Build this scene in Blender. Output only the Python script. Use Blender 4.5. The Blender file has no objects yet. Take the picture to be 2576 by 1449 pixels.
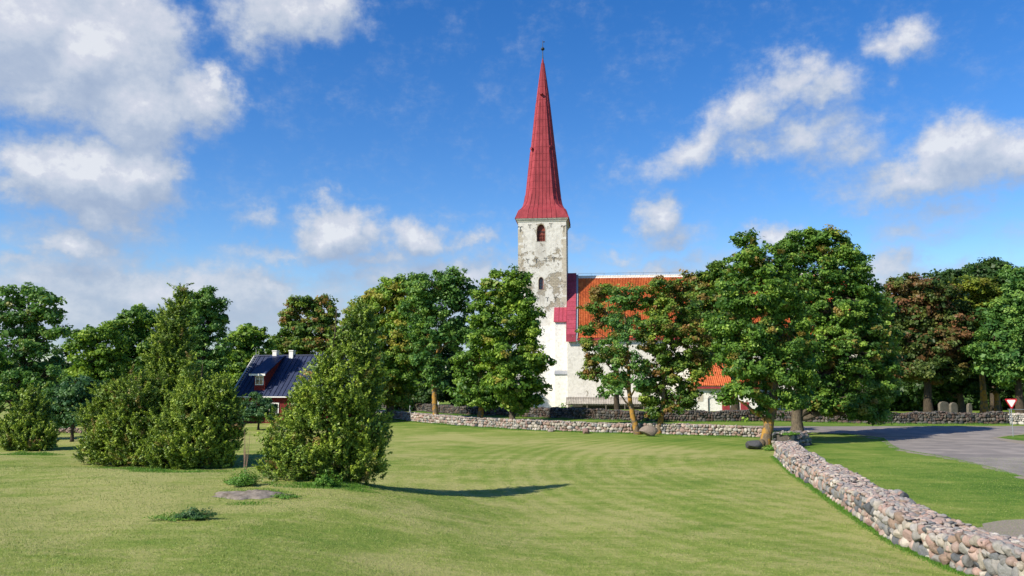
import bpy, math, random
import numpy as np
from mathutils import Vector, Matrix
R = math.radians
scene = bpy.context.scene
COL = scene.collection
random.seed(7)

# ------------------------------------------------------------------ camera
CAM_H = 4.3
PITCH = math.atan(235/2000.0)
FPX = 2000.0            # focal length in pixels of a 2575 px wide picture
cam_d = bpy.data.cameras.new('camera'); cam = bpy.data.objects.new('camera', cam_d); COL.objects.link(cam)
cam.location = (0, 0, CAM_H); cam.rotation_euler = (math.pi/2 + PITCH, 0, 0)
cam_d.lens = FPX/2575*36; cam_d.sensor_width = 36; cam_d.clip_start = .1; cam_d.clip_end = 6000
scene.camera = cam

def ray(px, py):
    a = (px-1287.5)/FPX; b = (724.4-py)/FPX
    c, s = math.cos(PITCH), math.sin(PITCH)
    return Vector((a, c - b*s, s + b*c))
def P(px, py, Y):
    d = ray(px, py); return Vector((0, 0, CAM_H)) + d*(Y/d.y)

# ------------------------------------------------------------------ sun and sky
SUN_EL = R(38); TRAV = R(33)
to_sun = Vector((-math.cos(TRAV)*math.cos(SUN_EL), -math.sin(TRAV)*math.cos(SUN_EL), math.sin(SUN_EL)))
sl = bpy.data.lights.new('sun', 'SUN'); sl.energy = 5.0; sl.angle = R(.5); sl.color = (1, .91, .76)
so = bpy.data.objects.new('sun', sl); COL.objects.link(so)
so.rotation_euler = to_sun.to_track_quat('Z', 'Y').to_euler()
scene.view_settings.view_transform = 'Standard'; scene.view_settings.look = 'None'
scene.cycles.max_bounces = 5; scene.cycles.diffuse_bounces = 3; scene.cycles.transmission_bounces = 3
scene.view_settings.exposure = 0.5; scene.view_settings.gamma = 1

world = bpy.data.worlds.new('World'); scene.world = world; world.use_nodes = True

def nlink(nt, a, b): nt.links.new(a, b)
def mth(nt, op, a, b=None, c=None, clamp=False):
    n = nt.nodes.new('ShaderNodeMath'); n.operation = op; n.use_clamp = clamp
    for i, v in enumerate((a, b, c)):
        if v is None: continue
        if isinstance(v, (int, float)): n.inputs[i].default_value = v
        else: nlink(nt, v, n.inputs[i])
    return n.outputs[0]
def vmth(nt, op, a, b=None, scale=None):
    n = nt.nodes.new('ShaderNodeVectorMath'); n.operation = op
    for i, v in enumerate((a, b)):
        if v is None: continue
        if isinstance(v, (tuple, list)): n.inputs[i].default_value = v
        else: nlink(nt, v, n.inputs[i])
    if scale is not None: n.inputs['Scale'].default_value = scale
    return n
def noise(nt, vec, scale, detail=3, rough=.5, lac=2.0, dist=0):
    n = nt.nodes.new('ShaderNodeTexNoise')
    n.inputs['Scale'].default_value = scale; n.inputs['Detail'].default_value = detail
    n.inputs['Roughness'].default_value = rough; n.inputs['Lacunarity'].default_value = lac
    n.inputs['Distortion'].default_value = dist
    if vec is not None: nlink(nt, vec, n.inputs['Vector'])
    return n
def ramp(nt, fac, stops, interp='LINEAR'):
    n = nt.nodes.new('ShaderNodeValToRGB'); n.color_ramp.interpolation = interp
    e = n.color_ramp.elements
    while len(e) < len(stops): e.new(.5)
    for i, (p, c) in enumerate(stops):
        e[i].position = p; e[i].color = (c[0], c[1], c[2], 1) if not isinstance(c, (int, float)) else (c, c, c, 1)
    nlink(nt, fac, n.inputs[0]); return n.outputs[0]
def mix(nt, fac, a, b, mode='MIX'):
    n = nt.nodes.new('ShaderNodeMix'); n.data_type = 'RGBA'; n.blend_type = mode
    for s, v in ((n.inputs['Factor'], fac), (n.inputs[6], a), (n.inputs[7], b)):
        if isinstance(v, (int, float)): s.default_value = v
        elif isinstance(v, (tuple, list)): s.default_value = (v[0], v[1], v[2], 1)
        else: nlink(nt, v, s)
    return n.outputs[2]
def mrange(nt, v, a, b, c=0, d=1, smooth=True):
    n = nt.nodes.new('ShaderNodeMapRange'); n.interpolation_type = 'SMOOTHSTEP' if smooth else 'LINEAR'
    nlink(nt, v, n.inputs[0])
    for i, q in enumerate((a, b, c, d)): n.inputs[i+1].default_value = q
    return n.outputs[0]

# clouds: soft ellipses in azimuth / elevation (degrees), broken up by noise
CLOUDS = [ # x, y, rx, ry, rot, weight    (given in photo pixels, turned into directions)
 (20,40,330,230,0,1),(250,130,260,190,-20,1),(340,255,200,150,-10,.9),(500,240,150,90,10,.75),(540,200,60,60,0,.6),
 (320,330,150,70,0,.7),(110,235,220,75,-10,.7),
 (720,30,230,110,5,.8),(660,90,120,90,0,.55),(820,10,140,70,0,.65),(580,30,90,70,0,.4),(700,150,90,60,0,.28),
 (220,440,250,110,0,1),(340,420,140,90,-10,.9),(90,430,140,80,0,.85),(240,530,160,80,20,.75),(330,570,140,60,10,.45),
 (190,635,140,60,0,.75),(60,665,170,50,0,.5),(290,665,90,40,0,.4),
 (650,545,80,60,0,.42),(500,490,50,28,0,.22),(445,650,50,40,0,.35),
 (850,580,150,100,0,.9),(1040,600,140,70,0,.75),(1190,612,100,45,0,.5),(960,650,200,50,0,.5),(900,530,90,40,0,.4),
 (420,740,640,120,0,.72),(120,800,520,140,0,.75),(900,820,700,130,0,.66),(1150,700,420,90,0,.62),(2300,740,600,110,0,.55),(1700,700,400,70,0,.5),(200,600,280,60,0,.45),(700,640,300,40,0,.42),(660,710,180,50,0,.6),(350,695,120,40,0,.45),
 (1000,720,300,60,0,.5),(1250,670,160,50,0,.4),(600,800,500,80,0,.55),(1180,780,400,90,0,.55),
 (1648,552,90,72,0,.85),(1700,605,130,50,0,.55),(1560,640,130,38,0,.4),(1640,670,220,40,0,.4),
 (1940,590,100,60,0,.8),(1900,660,200,60,0,.4),
 (1985,200,120,95,0,.75),(1890,280,150,90,-25,.75),(1730,370,210,75,-18,.75),(1800,300,120,60,-25,.5),(2085,225,130,80,0,.62),
 (2020,340,190,90,0,.7),(2110,390,140,80,0,.6),(1900,380,150,50,0,.5),(2170,310,60,50,0,.35),
 (2262,105,105,70,0,.72),(2250,205,50,45,0,.35),(2360,125,80,30,0,.2),
 (2400,385,130,95,0,.95),(2300,440,220,75,-10,.85),(2520,400,170,90,0,.9),(2230,450,150,60,0,.5),(2390,520,190,45,0,.45),
 (2330,570,140,55,0,.45),(2235,670,120,80,0,.6),(2210,720,200,60,0,.5),(2560,600,80,80,0,.3),(2450,690,300,50,0,.35),
 (850,480,330,22,-6,.22),(640,500,200,22,-10,.2),(1150,540,300,26,-3,.2),(1500,600,500,40,2,.25),
]
CLOUDS = [(x, y, rx*(1.06 if x > 1600 else 1), ry, ro, w*(.80 if x > 1600 and y < 660 else 1)) for x, y, rx, ry, ro, w in CLOUDS]
def cloud_group():
    g = bpy.data.node_groups.new('cloud_density', 'ShaderNodeTree')
    g.interface.new_socket('Vector', in_out='INPUT', socket_type='NodeSocketVector')
    g.interface.new_socket('Density', in_out='OUTPUT', socket_type='NodeSocketFloat')
    gi = g.nodes.new('NodeGroupInput'); go = g.nodes.new('NodeGroupOutput')
    v = gi.outputs[0]
    w = noise(g, v, .22, 3, .55)
    wv = vmth(g, 'SUBTRACT', w.outputs['Color'], (.5, .5, .5)).outputs[0]
    wv = vmth(g, 'MULTIPLY', wv, (5.5, 3.6, 0)).outputs[0]
    wf = noise(g, v, .9, 4, .6); wf = vmth(g, 'SUBTRACT', wf.outputs['Color'], (.5, .5, .5)).outputs[0]
    wf = vmth(g, 'MULTIPLY', wf, (2.6, 2.0, 0)).outputs[0]; wv = vmth(g, 'ADD', wv, wf).outputs[0]
    v2 = vmth(g, 'ADD', v, wv).outputs[0]
    acc = None
    for (x, y, rx, ry, rot, wt) in CLOUDS:
        d = ray(x, y).normalized()
        az, el = math.degrees(math.atan2(d.x, d.y)), math.degrees(math.asin(d.z))
        m = g.nodes.new('ShaderNodeMapping'); m.vector_type = 'TEXTURE'
        nlink(g, v2, m.inputs[0])
        m.inputs['Location'].default_value = (az, el, 0)
        m.inputs['Rotation'].default_value = (0, 0, -R(rot))
        k = 57.3/FPX*1.12
        m.inputs['Scale'].default_value = (rx*k, ry*k, 1)
        ln = vmth(g, 'LENGTH', m.outputs[0]).outputs['Value']
        f = mth(g, 'MULTIPLY_ADD', ln, -wt*1.0, wt, clamp=True)
        acc = f if acc is None else mth(g, 'SMOOTH_MAX', acc, f, .12)
    n1 = noise(g, v, .33, 7, .58)
    sc = vmth(g, 'MULTIPLY', v, (1, 1.5, 1)).outputs[0]
    n2 = noise(g, sc, 1.2, 8, .66)
    acc = mth(g, 'MULTIPLY', acc, 1.48)
    a = mth(g, 'MULTIPLY_ADD', n1.outputs[0], .62, acc)
    a = mth(g, 'MULTIPLY_ADD', n2.outputs[0], .36, a)
    a = mth(g, 'SUBTRACT', a, .76)
    nlink(g, a, go.inputs[0])
    return g
def build_world():
    nt = world.node_tree; nt.nodes.clear()
    out = nt.nodes.new('ShaderNodeOutputWorld')
    sky = nt.nodes.new('ShaderNodeTexSky'); sky.sky_type = 'NISHITA'; sky.sun_disc = False
    sky.sun_elevation = SUN_EL; sky.sun_rotation = math.atan2(to_sun.x, to_sun.y) % (2*math.pi)
    sky.altitude = 0; sky.air_density = 1.0; sky.dust_density = .3; sky.ozone_density = 3.0
    hs = nt.nodes.new('ShaderNodeHueSaturation'); hs.inputs['Saturation'].default_value = 1.36; hs.inputs['Hue'].default_value = .511
    nlink(nt, sky.outputs[0], hs.inputs['Color'])
    bg = nt.nodes.new('ShaderNodeBackground'); bg.inputs[1].default_value = .118
    nlink(nt, hs.outputs[0], bg.inputs[0])
    tc = nt.nodes.new('ShaderNodeTexCoord')
    sp = nt.nodes.new('ShaderNodeSeparateXYZ'); nlink(nt, tc.outputs['Generated'], sp.inputs[0])
    az = mth(nt, 'MULTIPLY', mth(nt, 'ARCTAN2', sp.outputs[0], sp.outputs[1]), 57.2958)
    el = mth(nt, 'MULTIPLY', mth(nt, 'ARCSINE', sp.outputs[2]), 57.2958)
    cb = nt.nodes.new('ShaderNodeCombineXYZ'); nlink(nt, az, cb.inputs[0]); nlink(nt, el, cb.inputs[1])
    g = cloud_group()
    g1 = nt.nodes.new('ShaderNodeGroup'); g1.node_tree = g; nlink(nt, cb.outputs[0], g1.inputs[0])
    off = vmth(nt, 'ADD', cb.outputs[0], (-.6, 1.7, 0)).outputs[0]
    g2 = nt.nodes.new('ShaderNodeGroup'); g2.node_tree = g; nlink(nt, off, g2.inputs[0])
    alpha = mrange(nt, g1.outputs[0], -.17, .50)
    diff = mth(nt, 'SUBTRACT', g1.outputs[0], g2.outputs[0])
    lit = mth(nt, 'MULTIPLY_ADD', diff, .75, .42)
    thick = mth(nt, 'MULTIPLY_ADD', g1.outputs[0], .36, -.12)
    lit = mth(nt, 'ADD', lit, thick)
    # clouds low over the horizon are seen from their grey undersides
    low = mrange(nt, el, 5, 20, -.16, .03)
    lit = mth(nt, 'ADD', lit, low)
    colr = ramp(nt, lit, [(0, (.27, .33, .44)), (.35, (.33, .385, .48)), (.62, (.42, .46, .53)), (.85, (.49, .51, .57)), (1, (.58, .595, .625))])
    cbg = nt.nodes.new('ShaderNodeBackground'); cbg.inputs[1].default_value = 1.0; nlink(nt, colr, cbg.inputs[0])
    al = mth(nt, 'MULTIPLY', alpha, .92)
    ms = nt.nodes.new('ShaderNodeMixShader'); nlink(nt, al, ms.inputs[0])
    nlink(nt, bg.outputs[0], ms.inputs[1]); nlink(nt, cbg.outputs[0], ms.inputs[2])
    nlink(nt, ms.outputs[0], out.inputs[0])
build_world()
world.cycles.sampling_method = 'MANUAL'; world.cycles.sample_map_resolution = 256

# ------------------------------------------------------------------ helpers
def tag(o, label=None, cat=None, group=None, kind=None):
    if label: o['label'] = label
    if cat: o['category'] = cat
    if group: o['group'] = group
    if kind: o['kind'] = kind
    return o
def empty(name, loc, rz=0, label=None, cat=None, group=None):
    o = bpy.data.objects.new(name, None); COL.objects.link(o); o.location = loc; o.rotation_euler = (0, 0, rz)
    o.empty_display_size = .3
    return tag(o, label, cat, group)
def link(name, me, mat, parent=None, smooth=False):
    o = bpy.data.objects.new(name, me); COL.objects.link(o)
    if mat: me.materials.append(mat)
    if smooth: me.polygons.foreach_set('use_smooth', np.ones(len(me.polygons), bool))
    if parent: o.parent = parent
    return o
def npmesh(name, V, F, attrs=None, vcol=None):
    """V (n,3), F (m,k) with one k; attrs: face floats; vcol: vertex colours"""
    V = np.asarray(V, np.float32); F = np.asarray(F, np.int32)
    me = bpy.data.meshes.new(name); m, k = F.shape
    me.vertices.add(len(V)); me.vertices.foreach_set('co', V.ravel())
    me.loops.add(m*k); me.loops.foreach_set('vertex_index', F.ravel())
    me.polygons.add(m); me.polygons.foreach_set('loop_start', np.arange(0, m*k, k, dtype=np.int32))
    for kx, a in (attrs or {}).items():
        at = me.attributes.new(kx, 'FLOAT', 'FACE'); at.data.foreach_set('value', np.asarray(a, np.float32))
    if vcol is not None:
        at = me.attributes.new('col', 'FLOAT_COLOR', 'POINT')
        c = np.ones((len(V), 4), np.float32); c[:, :3] = vcol; at.data.foreach_set('color', c.ravel())
    me.update(calc_edges=True); return me
class MB:
    def __init__(s): s.v = []; s.f = []
    def add(s, vs, fs):
        n = len(s.v); s.v += [tuple(v) for v in vs]; s.f += [tuple(i+n for i in f) for f in fs]; return s
    def box(s, x0, x1, y0, y1, z0, z1):
        return s.add([(x0,y0,z0),(x1,y0,z0),(x1,y1,z0),(x0,y1,z0),(x0,y0,z1),(x1,y0,z1),(x1,y1,z1),(x0,y1,z1)],
                     [(3,2,1,0),(4,5,6,7),(0,1,5,4),(1,2,6,5),(2,3,7,6),(3,0,4,7)])
    def bar(s, a, b, w, h=None, up=(0, 0, 1)):
        h = h or w; a = Vector(a); b = Vector(b); d = (b-a).normalized()
        sx = d.cross(Vector(up)); sx = sx.normalized() if sx.length > 1e-4 else Vector((1, 0, 0)); sy = sx.cross(d)
        q = [sx*(w/2*i)+sy*(h/2*j) for i, j in ((-1,-1),(1,-1),(1,1),(-1,1))]
        return s.add([a+c for c in q]+[b+c for c in q], [(3,2,1,0),(4,5,6,7),(0,1,5,4),(1,2,6,5),(2,3,7,6),(3,0,4,7)])
    def tube(s, pts, rs, n=8, cap=True):
        pts = [Vector(p) for p in pts]; V = []; prev = None
        for i, p in enumerate(pts):
            d = (pts[min(i+1, len(pts)-1)]-pts[max(i-1, 0)]).normalized()
            ref = Vector((1, 0, 0)) if abs(d.x) < .9 else Vector((0, 1, 0))
            a = d.cross(ref).normalized(); b = d.cross(a)
            for k in range(n):
                t = 2*math.pi*k/n; V.append(p + (a*math.cos(t)+b*math.sin(t))*rs[i])
        F = []
        for i in range(len(pts)-1):
            for k in range(n): F.append((i*n+k, i*n+(k+1)%n, (i+1)*n+(k+1)%n, (i+1)*n+k))
        if cap: F.append(tuple(range(n))[::-1]); F.append(tuple((len(pts)-1)*n+k for k in range(n)))
        return s.add(V, F)
    def prism(s, pts2, y0, y1):          # polygon in x,z extruded in y
        n = len(pts2); V = [(x, y0, z) for x, z in pts2]+[(x, y1, z) for x, z in pts2]
        F = [tuple(range(n)), tuple(range(2*n-1, n-1, -1))]+[(i, i+n, (i+1)%n+n, (i+1)%n) for i in range(n)]
        return s.add(V, F)
    def build(s, name, mat, parent=None, smooth=False):
        me = bpy.data.meshes.new(name); me.from_pydata(s.v, [], s.f); me.update()
        return link(name, me, mat, parent, smooth)

def S(t): t = np.clip(t, 0, 1); return t*t*(3-2*t)
def terr(x, y):
    x = np.asarray(x, float); y = np.asarray(y, float)
    ye = 31.5 + np.clip(.33*(-6-x), -2, 9)
    h = .85*S((ye+3.5-y)/7)*S((1.5-x)/8.5)
    h = h + 2.6*S((13-y)/12)
    und = .07*np.sin(x*.31+y*.17)*np.sin(y*.23+1)+.035*np.sin(x*.9+2)*np.sin(y*.71)+.02*np.sin(x*2.1+y*.6)*np.sin(y*1.7-x*.4)
    h = h + und*S((56-y)/12)*S((13-x)/3)
    h = h + 1.2*S((y-170)/120)
    return h
def G(px, py):
    d = ray(px, py); o = Vector((0, 0, CAM_H)); t0 = 3.0; t = t0
    while t < 900:
        p = o+d*t
        if p.z < float(terr(p.x, p.y)): break
        t0 = t; t *= 1.03
    a, b = t0, t
    for _ in range(25):
        m = (a+b)/2; p = o+d*m
        if p.z < float(terr(p.x, p.y)): b = m
        else: a = m
    p = o+d*b; return Vector((p.x, p.y, float(terr(p.x, p.y))))
def gz(x, y): return float(terr(x, y))

# ------------------------------------------------------------------ materials
def newmat(name):
    m = bpy.data.materials.new(name); m.use_nodes = True; nt = m.node_tree
    return m, nt, nt.nodes['Principled BSDF']
def setspec(b, v, rough): b.inputs['Specular IOR Level'].default_value = v; b.inputs['Roughness'].default_value = rough
def bump(nt, b, h, strength=.4, dist=.05):
    n = nt.nodes.new('ShaderNodeBump'); n.inputs['Strength'].default_value = strength; n.inputs['Distance'].default_value = dist
    nlink(nt, h, n.inputs['Height']); nlink(nt, n.outputs[0], b.inputs['Normal'])
def objco(nt):
    return nt.nodes.new('ShaderNodeTexCoord').outputs['Object']
def simple(name, c, c2=None, scale=3, rough=.7, spec=.3, metal=0, bmp=.2, bdist=.02):
    m, nt, b = newmat(name); setspec(b, spec, rough); b.inputs['Metallic'].default_value = metal
    co = objco(nt); n = noise(nt, co, scale, 6, .65)
    c2 = c2 or tuple(v*.7 for v in c)
    nlink(nt, ramp(nt, n.outputs[0], [(.3, c2), (.68, c)]), b.inputs['Base Color'])
    if bmp: bump(nt, b, n.outputs[0], bmp, bdist)
    return m

def leafmat(name, dark, mid, light, aut=None, trans=.40):
    m, nt, b = newmat(name); setspec(b, .35, .5)
    a = nt.nodes.new('ShaderNodeAttribute'); a.attribute_name = 'tint'
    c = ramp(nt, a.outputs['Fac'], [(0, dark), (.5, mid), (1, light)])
    if aut:
        a2 = nt.nodes.new('ShaderNodeAttribute'); a2.attribute_name = 'aut'
        c = mix(nt, a2.outputs['Fac'], c, aut)
    nlink(nt, c, b.inputs['Base Color'])
    c = mix(nt, 1.0, c, (1.22, 1.30, 1.12), 'MULTIPLY')
    nlink(nt, c, b.inputs['Base Color'])
    t = nt.nodes.new('ShaderNodeBsdfTranslucent')
    tcx = mix(nt, 1.0, c, (1.0, 1.0, .55), 'MULTIPLY')
    nlink(nt, tcx, t.inputs[0])
    ms = nt.nodes.new('ShaderNodeMixShader'); ms.inputs[0].default_value = trans
    nlink(nt, b.outputs[0], ms.inputs[1]); nlink(nt, t.outputs[0], ms.inputs[2])
    nlink(nt, ms.outputs[0], nt.nodes['Material Output'].inputs[0])
    return m
L = {
 'maple':  leafmat('leaf_maple', (0.034,0.088,0.017), (0.104,0.195,0.032), (0.256,0.354,0.061), (0.293,0.183,0.055)),
 'bright': leafmat('leaf_bright', (0.044,0.104,0.017), (0.140,0.238,0.032), (0.317,0.403,0.061), (0.342,0.268,0.061)),
 'ash':    leafmat('leaf_ash', (0.037,0.100,0.029), (0.104,0.207,0.049), (0.244,0.348,0.079), (0.244,0.220,0.073)),
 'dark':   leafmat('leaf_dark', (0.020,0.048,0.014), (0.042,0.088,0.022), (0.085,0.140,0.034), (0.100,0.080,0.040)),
 'brown':  leafmat('leaf_brown', (0.044,0.098,0.018), (0.128,0.201,0.034), (0.293,0.342,0.061), (0.281,0.134,0.055)),
 'rust':   leafmat('leaf_rust', (0.030,0.060,0.015), (0.070,0.105,0.026), (0.140,0.160,0.040), (0.220,0.085,0.050)),
 'yellow': leafmat('leaf_yellow', (0.050,0.085,0.014), (0.160,0.200,0.026), (0.300,0.310,0.040), (0.280,0.220,0.040)),
 'blue':   leafmat('leaf_cool', (0.029,0.083,0.041), (0.067,0.144,0.059), (0.134,0.226,0.085), (0.146,0.183,0.073)),
 'juniper':leafmat('juniper_needles', (0.041,0.083,0.012), (0.140,0.201,0.024), (0.317,0.378,0.051), (0.232,0.134,0.055), .15),
 'weed':   leafmat('weed_leaf', (0.040,0.115,0.018), (0.100,0.210,0.032), (0.200,0.320,0.050), (0.750,0.680,0.080)),
}
def barkmat(name, base, dark, lichen, amt):
    m, nt, b = newmat(name); setspec(b, .1, .95)
    co = objco(nt); st = vmth(nt, 'MULTIPLY', co, (1, 1, .25)).outputs[0]
    n = noise(nt, st, 14, 6, .7); n2 = noise(nt, co, 2.2, 5, .6)
    c = ramp(nt, n.outputs[0], [(.32, dark), (.65, base)])
    k = mrange(nt, n2.outputs[0], .62-amt, .72-amt)
    c = mix(nt, k, c, lichen)
    nlink(nt, c, b.inputs['Base Color']); bump(nt, b, n.outputs[0], .8, .06); return m
BARK = barkmat('bark_grey', (.17,.14,.10), (.05,.04,.03), (.24,.17,.06), .02)
BARKY = barkmat('bark_lichen', (.22,.17,.11), (.07,.05,.035), (.36,.20,.045), .16)
BARKD = barkmat('bark_dark', (.09,.07,.05), (.03,.025,.02), (.16,.12,.05), .0)

def ground_mat():
    m, nt, b = newmat('mown_grass'); setspec(b, .12, .9)
    co = objco(nt)
    sp = nt.nodes.new('ShaderNodeSeparateXYZ'); nlink(nt, co, sp.inputs[0])
    nb = noise(nt, co, .11, 4, .55); nm = noise(nt, co, .55, 5, .62); nf = noise(nt, co, 5.5, 5, .72); nff = noise(nt, co, 34, 3, .7)
    st = vmth(nt, 'MULTIPLY', co, (.35, 2.2, 1)).outputs[0]; ns = noise(nt, st, .8, 4, .6)
    f = mth(nt, 'MULTIPLY_ADD', nb.outputs[0], .75, -.15)
    f = mth(nt, 'MULTIPLY_ADD', nm.outputs[0], .55, mth(nt, 'SUBTRACT', f, .065))
    f = mth(nt, 'MULTIPLY_ADD', ns.outputs[0], .38, f)
    f = mth(nt, 'MULTIPLY_ADD', nf.outputs[0], .46, mth(nt, 'SUBTRACT', f, .10))
    f = mth(nt, 'MULTIPLY_ADD', nff.outputs[0], .30, mth(nt, 'SUBTRACT', f, .05))
    # arcs left by the mower, seen in the middle of the lawn
    cx = vmth(nt, 'SUBTRACT', co, (34, 40, 0)).outputs[0]
    ln = vmth(nt, 'LENGTH', cx).outputs['Value']
    wv = mth(nt, 'SINE', mth(nt, 'MULTIPLY_ADD', nm.outputs[0], 1.3, mth(nt, 'MULTIPLY', ln, 6.5)))
    wm = mth(nt, 'MULTIPLY', mrange(nt, ln, 20, 27), mrange(nt, ln, 44, 32))
    f = mth(nt, 'ADD', f, mth(nt, 'MULTIPLY', mth(nt, 'MULTIPLY', wv, wm), .05))
    # lusher turf on the roadside strip beyond the low wall and along the old walls
    lush = mrange(nt, mth(nt, 'MULTIPLY_ADD', sp.outputs[1], -.17, sp.outputs[0]), 7.4, 8.6)
    farl = mrange(nt, mth(nt, 'MULTIPLY_ADD', sp.outputs[0], .8, sp.outputs[1]), 58, 76)
    lush = mth(nt, 'MAXIMUM', lush, mth(nt, 'MULTIPLY', farl, .75))
    f = mth(nt, 'MULTIPLY_ADD', lush, -.21, f)
    c = ramp(nt, f, [(.42, (.048,.120,.012)), (.60, (.110,.195,.026)), (.78, (.205,.260,.052)), (.95, (.34,.335,.12))])
    nlink(nt, c, b.inputs['Base Color'])
    h = mth(nt, 'MULTIPLY_ADD', nff.outputs[0], .5, nf.outputs[0])
    bump(nt, b, h, .75, .09)
    return m
M_GRASS = ground_mat()

def stonemat(name, sat=1.0):
    m, nt, b = newmat(name); setspec(b, .25, .85)
    a = nt.nodes.new('ShaderNodeAttribute'); a.attribute_name = 'col'
    co = objco(nt); n = noise(nt, co, 9, 6, .7); n2 = noise(nt, co, 60, 3, .6); n3 = noise(nt, co, 1.7, 4, .6)
    k = mth(nt, 'MULTIPLY_ADD', n.outputs[0], .9, .32); k = mth(nt, 'MULTIPLY_ADD', n2.outputs[0], .5, mth(nt, 'SUBTRACT', k, .22))
    c = vmth(nt, 'SCALE', a.outputs['Color']); nlink(nt, k, c.inputs['Scale'])
    li = mrange(nt, n3.outputs[0], .60, .68)
    li = mth(nt, 'MULTIPLY', li, mrange(nt, n.outputs[0], .45, .6))
    cc = mix(nt, li, c.outputs[0], (.20,.19,.13))
    nlink(nt, cc, b.inputs['Base Color']); bump(nt, b, n.outputs[0], 1.0, .05); return m
M_STONE = stonemat('field_stone')
M_FILL = simple('wall_fill', (.10,.085,.07), (.04,.035,.03), 8)

# ------------------------------------------------------------------ ground, road
def build_ground():
    def axis(lo, hi, step, far, n):
        core = np.arange(lo, hi+step/2, step); k = np.linspace(0, 1, n)[1:]
        return np.concatenate([(lo-(far)*k**2.5)[::-1], core, hi+far*k**2.5])
    xs = axis(-45, 45, .5, 2500, 26); ys = axis(-4, 100, .5, 2600, 26)
    X, Y = np.meshgrid(xs, ys); Z = terr(X, Y)
    V = np.stack([X, Y, Z], -1).reshape(-1, 3)
    ny, nx = X.shape; i = np.arange(ny-1)[:, None]*nx+np.arange(nx-1)[None]
    F = np.stack([i, i+1, i+nx+1, i+nx], -1).reshape(-1, 4)
    o = link('ground', npmesh('ground', V, F), M_GRASS, smooth=True); tag(o, kind='structure')
build_ground()

def asphalt():
    m, nt, b = newmat('asphalt'); setspec(b, .3, .85)
    co = objco(nt); n = noise(nt, co, 30, 4, .7); n2 = noise(nt, co, .5, 4, .6)
    st = vmth(nt, 'MULTIPLY', co, (.25, 1.6, 1)).outputs[0]; n3 = noise(nt, st, .7, 4, .5)
    c = ramp(nt, n.outputs[0], [(.3, (.15,.135,.125)), (.7, (.25,.225,.205))])
    c = mix(nt, mrange(nt, n2.outputs[0], .4, .65), c, (.28,.25,.225)); c = mix(nt, mth(nt, 'MULTIPLY', mrange(nt, n3.outputs[0], .52, .62), .45), c, (.09,.088,.09))
    nlink(nt, c, b.inputs['Base Color']); bump(nt, b, n.outputs[0], .4, .01); return m
M_ASPH = asphalt()
M_GRAVEL = simple('gravel', (.34,.30,.25), (.17,.145,.115), 22, .95, .1, 0, .8, .03)
def sheet(name, pts, mat, dz, jit=0.0, sub=True):
    """flat sheet from a pixel outline, its rim wavering a little so that it never looks ruled"""
    W = [G(*p) for p in pts]; out = []; rnd = random.Random(len(pts)*7+int(dz*1000))
    n = len(W)
    for i in range(n):
        a, b = W[i], W[(i+1) % n]; L_ = (b-a).length; k = max(1, min(60, int(L_/.5))) if jit else 1
        nrm = Vector((-(b-a).y, (b-a).x, 0)).normalized()
        for j in range(k): out.append(a.lerp(b, j/k)+nrm*rnd.uniform(-jit, jit))
    me = bpy.data.meshes.new(name); me.from_pydata([(p.x, p.y, p.z+dz) for p in out], [], [tuple(range(len(out)))]); me.update()
    if me.polygons[0].normal.z < 0: me.flip_normals()
    o = link(name, me, mat); tag(o, kind='structure'); return o
far_e = [(940,1029),(1000,1034.5),(1212,1050),(1364,1058),(1506,1065),(1582,1065.8),(1733,1068.5),(1884,1071.5),(2031,1072.5),(2218,1072.5),(2575,1072),(2900,1072)]
near_e = [(2900,1300),(2575,1199),(2495,1175),(2386,1150),(2265,1130),(2243,1118),(2222,1102),(2125,1091),(2031,1086),(1938,1081.5),(1884,1077),(1733,1073.5),(1582,1070),(1506,1069),(1364,1062),(1212,1054.7),(1000,1040),(940,1036)]
sheet('gravel_verge', [(x, y-.4) for x, y in far_e]+[(x-4, y+(4 if 2200 < x < 2800 else .8)) for x, y in near_e], M_GRAVEL, .004, .26)
sheet('road', far_e+near_e, M_ASPH, .009, .09)
sheet('gravel_edge', [(2488,1102),(2525,1095),(2580,1089),(2700,1084),(2800,1084),(2800,1150),(2640,1128),(2560,1116)], M_GRAVEL, .014, .08)
sheet('grass_island', [(2506,1101),(2535,1097),(2580,1093),(2700,1088),(2700,1118),(2620,1112),(2560,1108)], M_GRASS, .02, .06)
sheet('gravel_patch', [(2440,1338),(2475,1318),(2530,1309),(2590,1305),(2700,1318),(2700,1400),(2560,1365)], M_GRAVEL, .006, .12)

# ------------------------------------------------------------------ stones
def ico(sub):
    t = (1+5**.5)/2
    v = [(-1,t,0),(1,t,0),(-1,-t,0),(1,-t,0),(0,-1,t),(0,1,t),(0,-1,-t),(0,1,-t),(t,0,-1),(t,0,1),(-t,0,-1),(-t,0,1)]
    f = [(0,11,5),(0,5,1),(0,1,7),(0,7,10),(0,10,11),(1,5,9),(5,11,4),(11,10,2),(10,7,6),(7,1,8),(3,9,4),(3,4,2),(3,2,6),(3,6,8),(3,8,9),(4,9,5),(2,4,11),(6,2,10),(8,6,7),(9,8,1)]
    v = [Vector(a).normalized() for a in v]
    for _ in range(sub):
        mid = {}; nf = []
        def mp(a, b):
            k = (min(a, b), max(a, b))
            if k not in mid: v.append(((v[a]+v[b])/2).normalized()); mid[k] = len(v)-1
            return mid[k]
        for a, b, c in f:
            x, y, z = mp(a, b), mp(b, c), mp(c, a); nf += [(a,x,z),(b,y,x),(c,z,y),(x,y,z)]
        f = nf
    return np.array([tuple(a) for a in v]), np.array(f)
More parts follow.
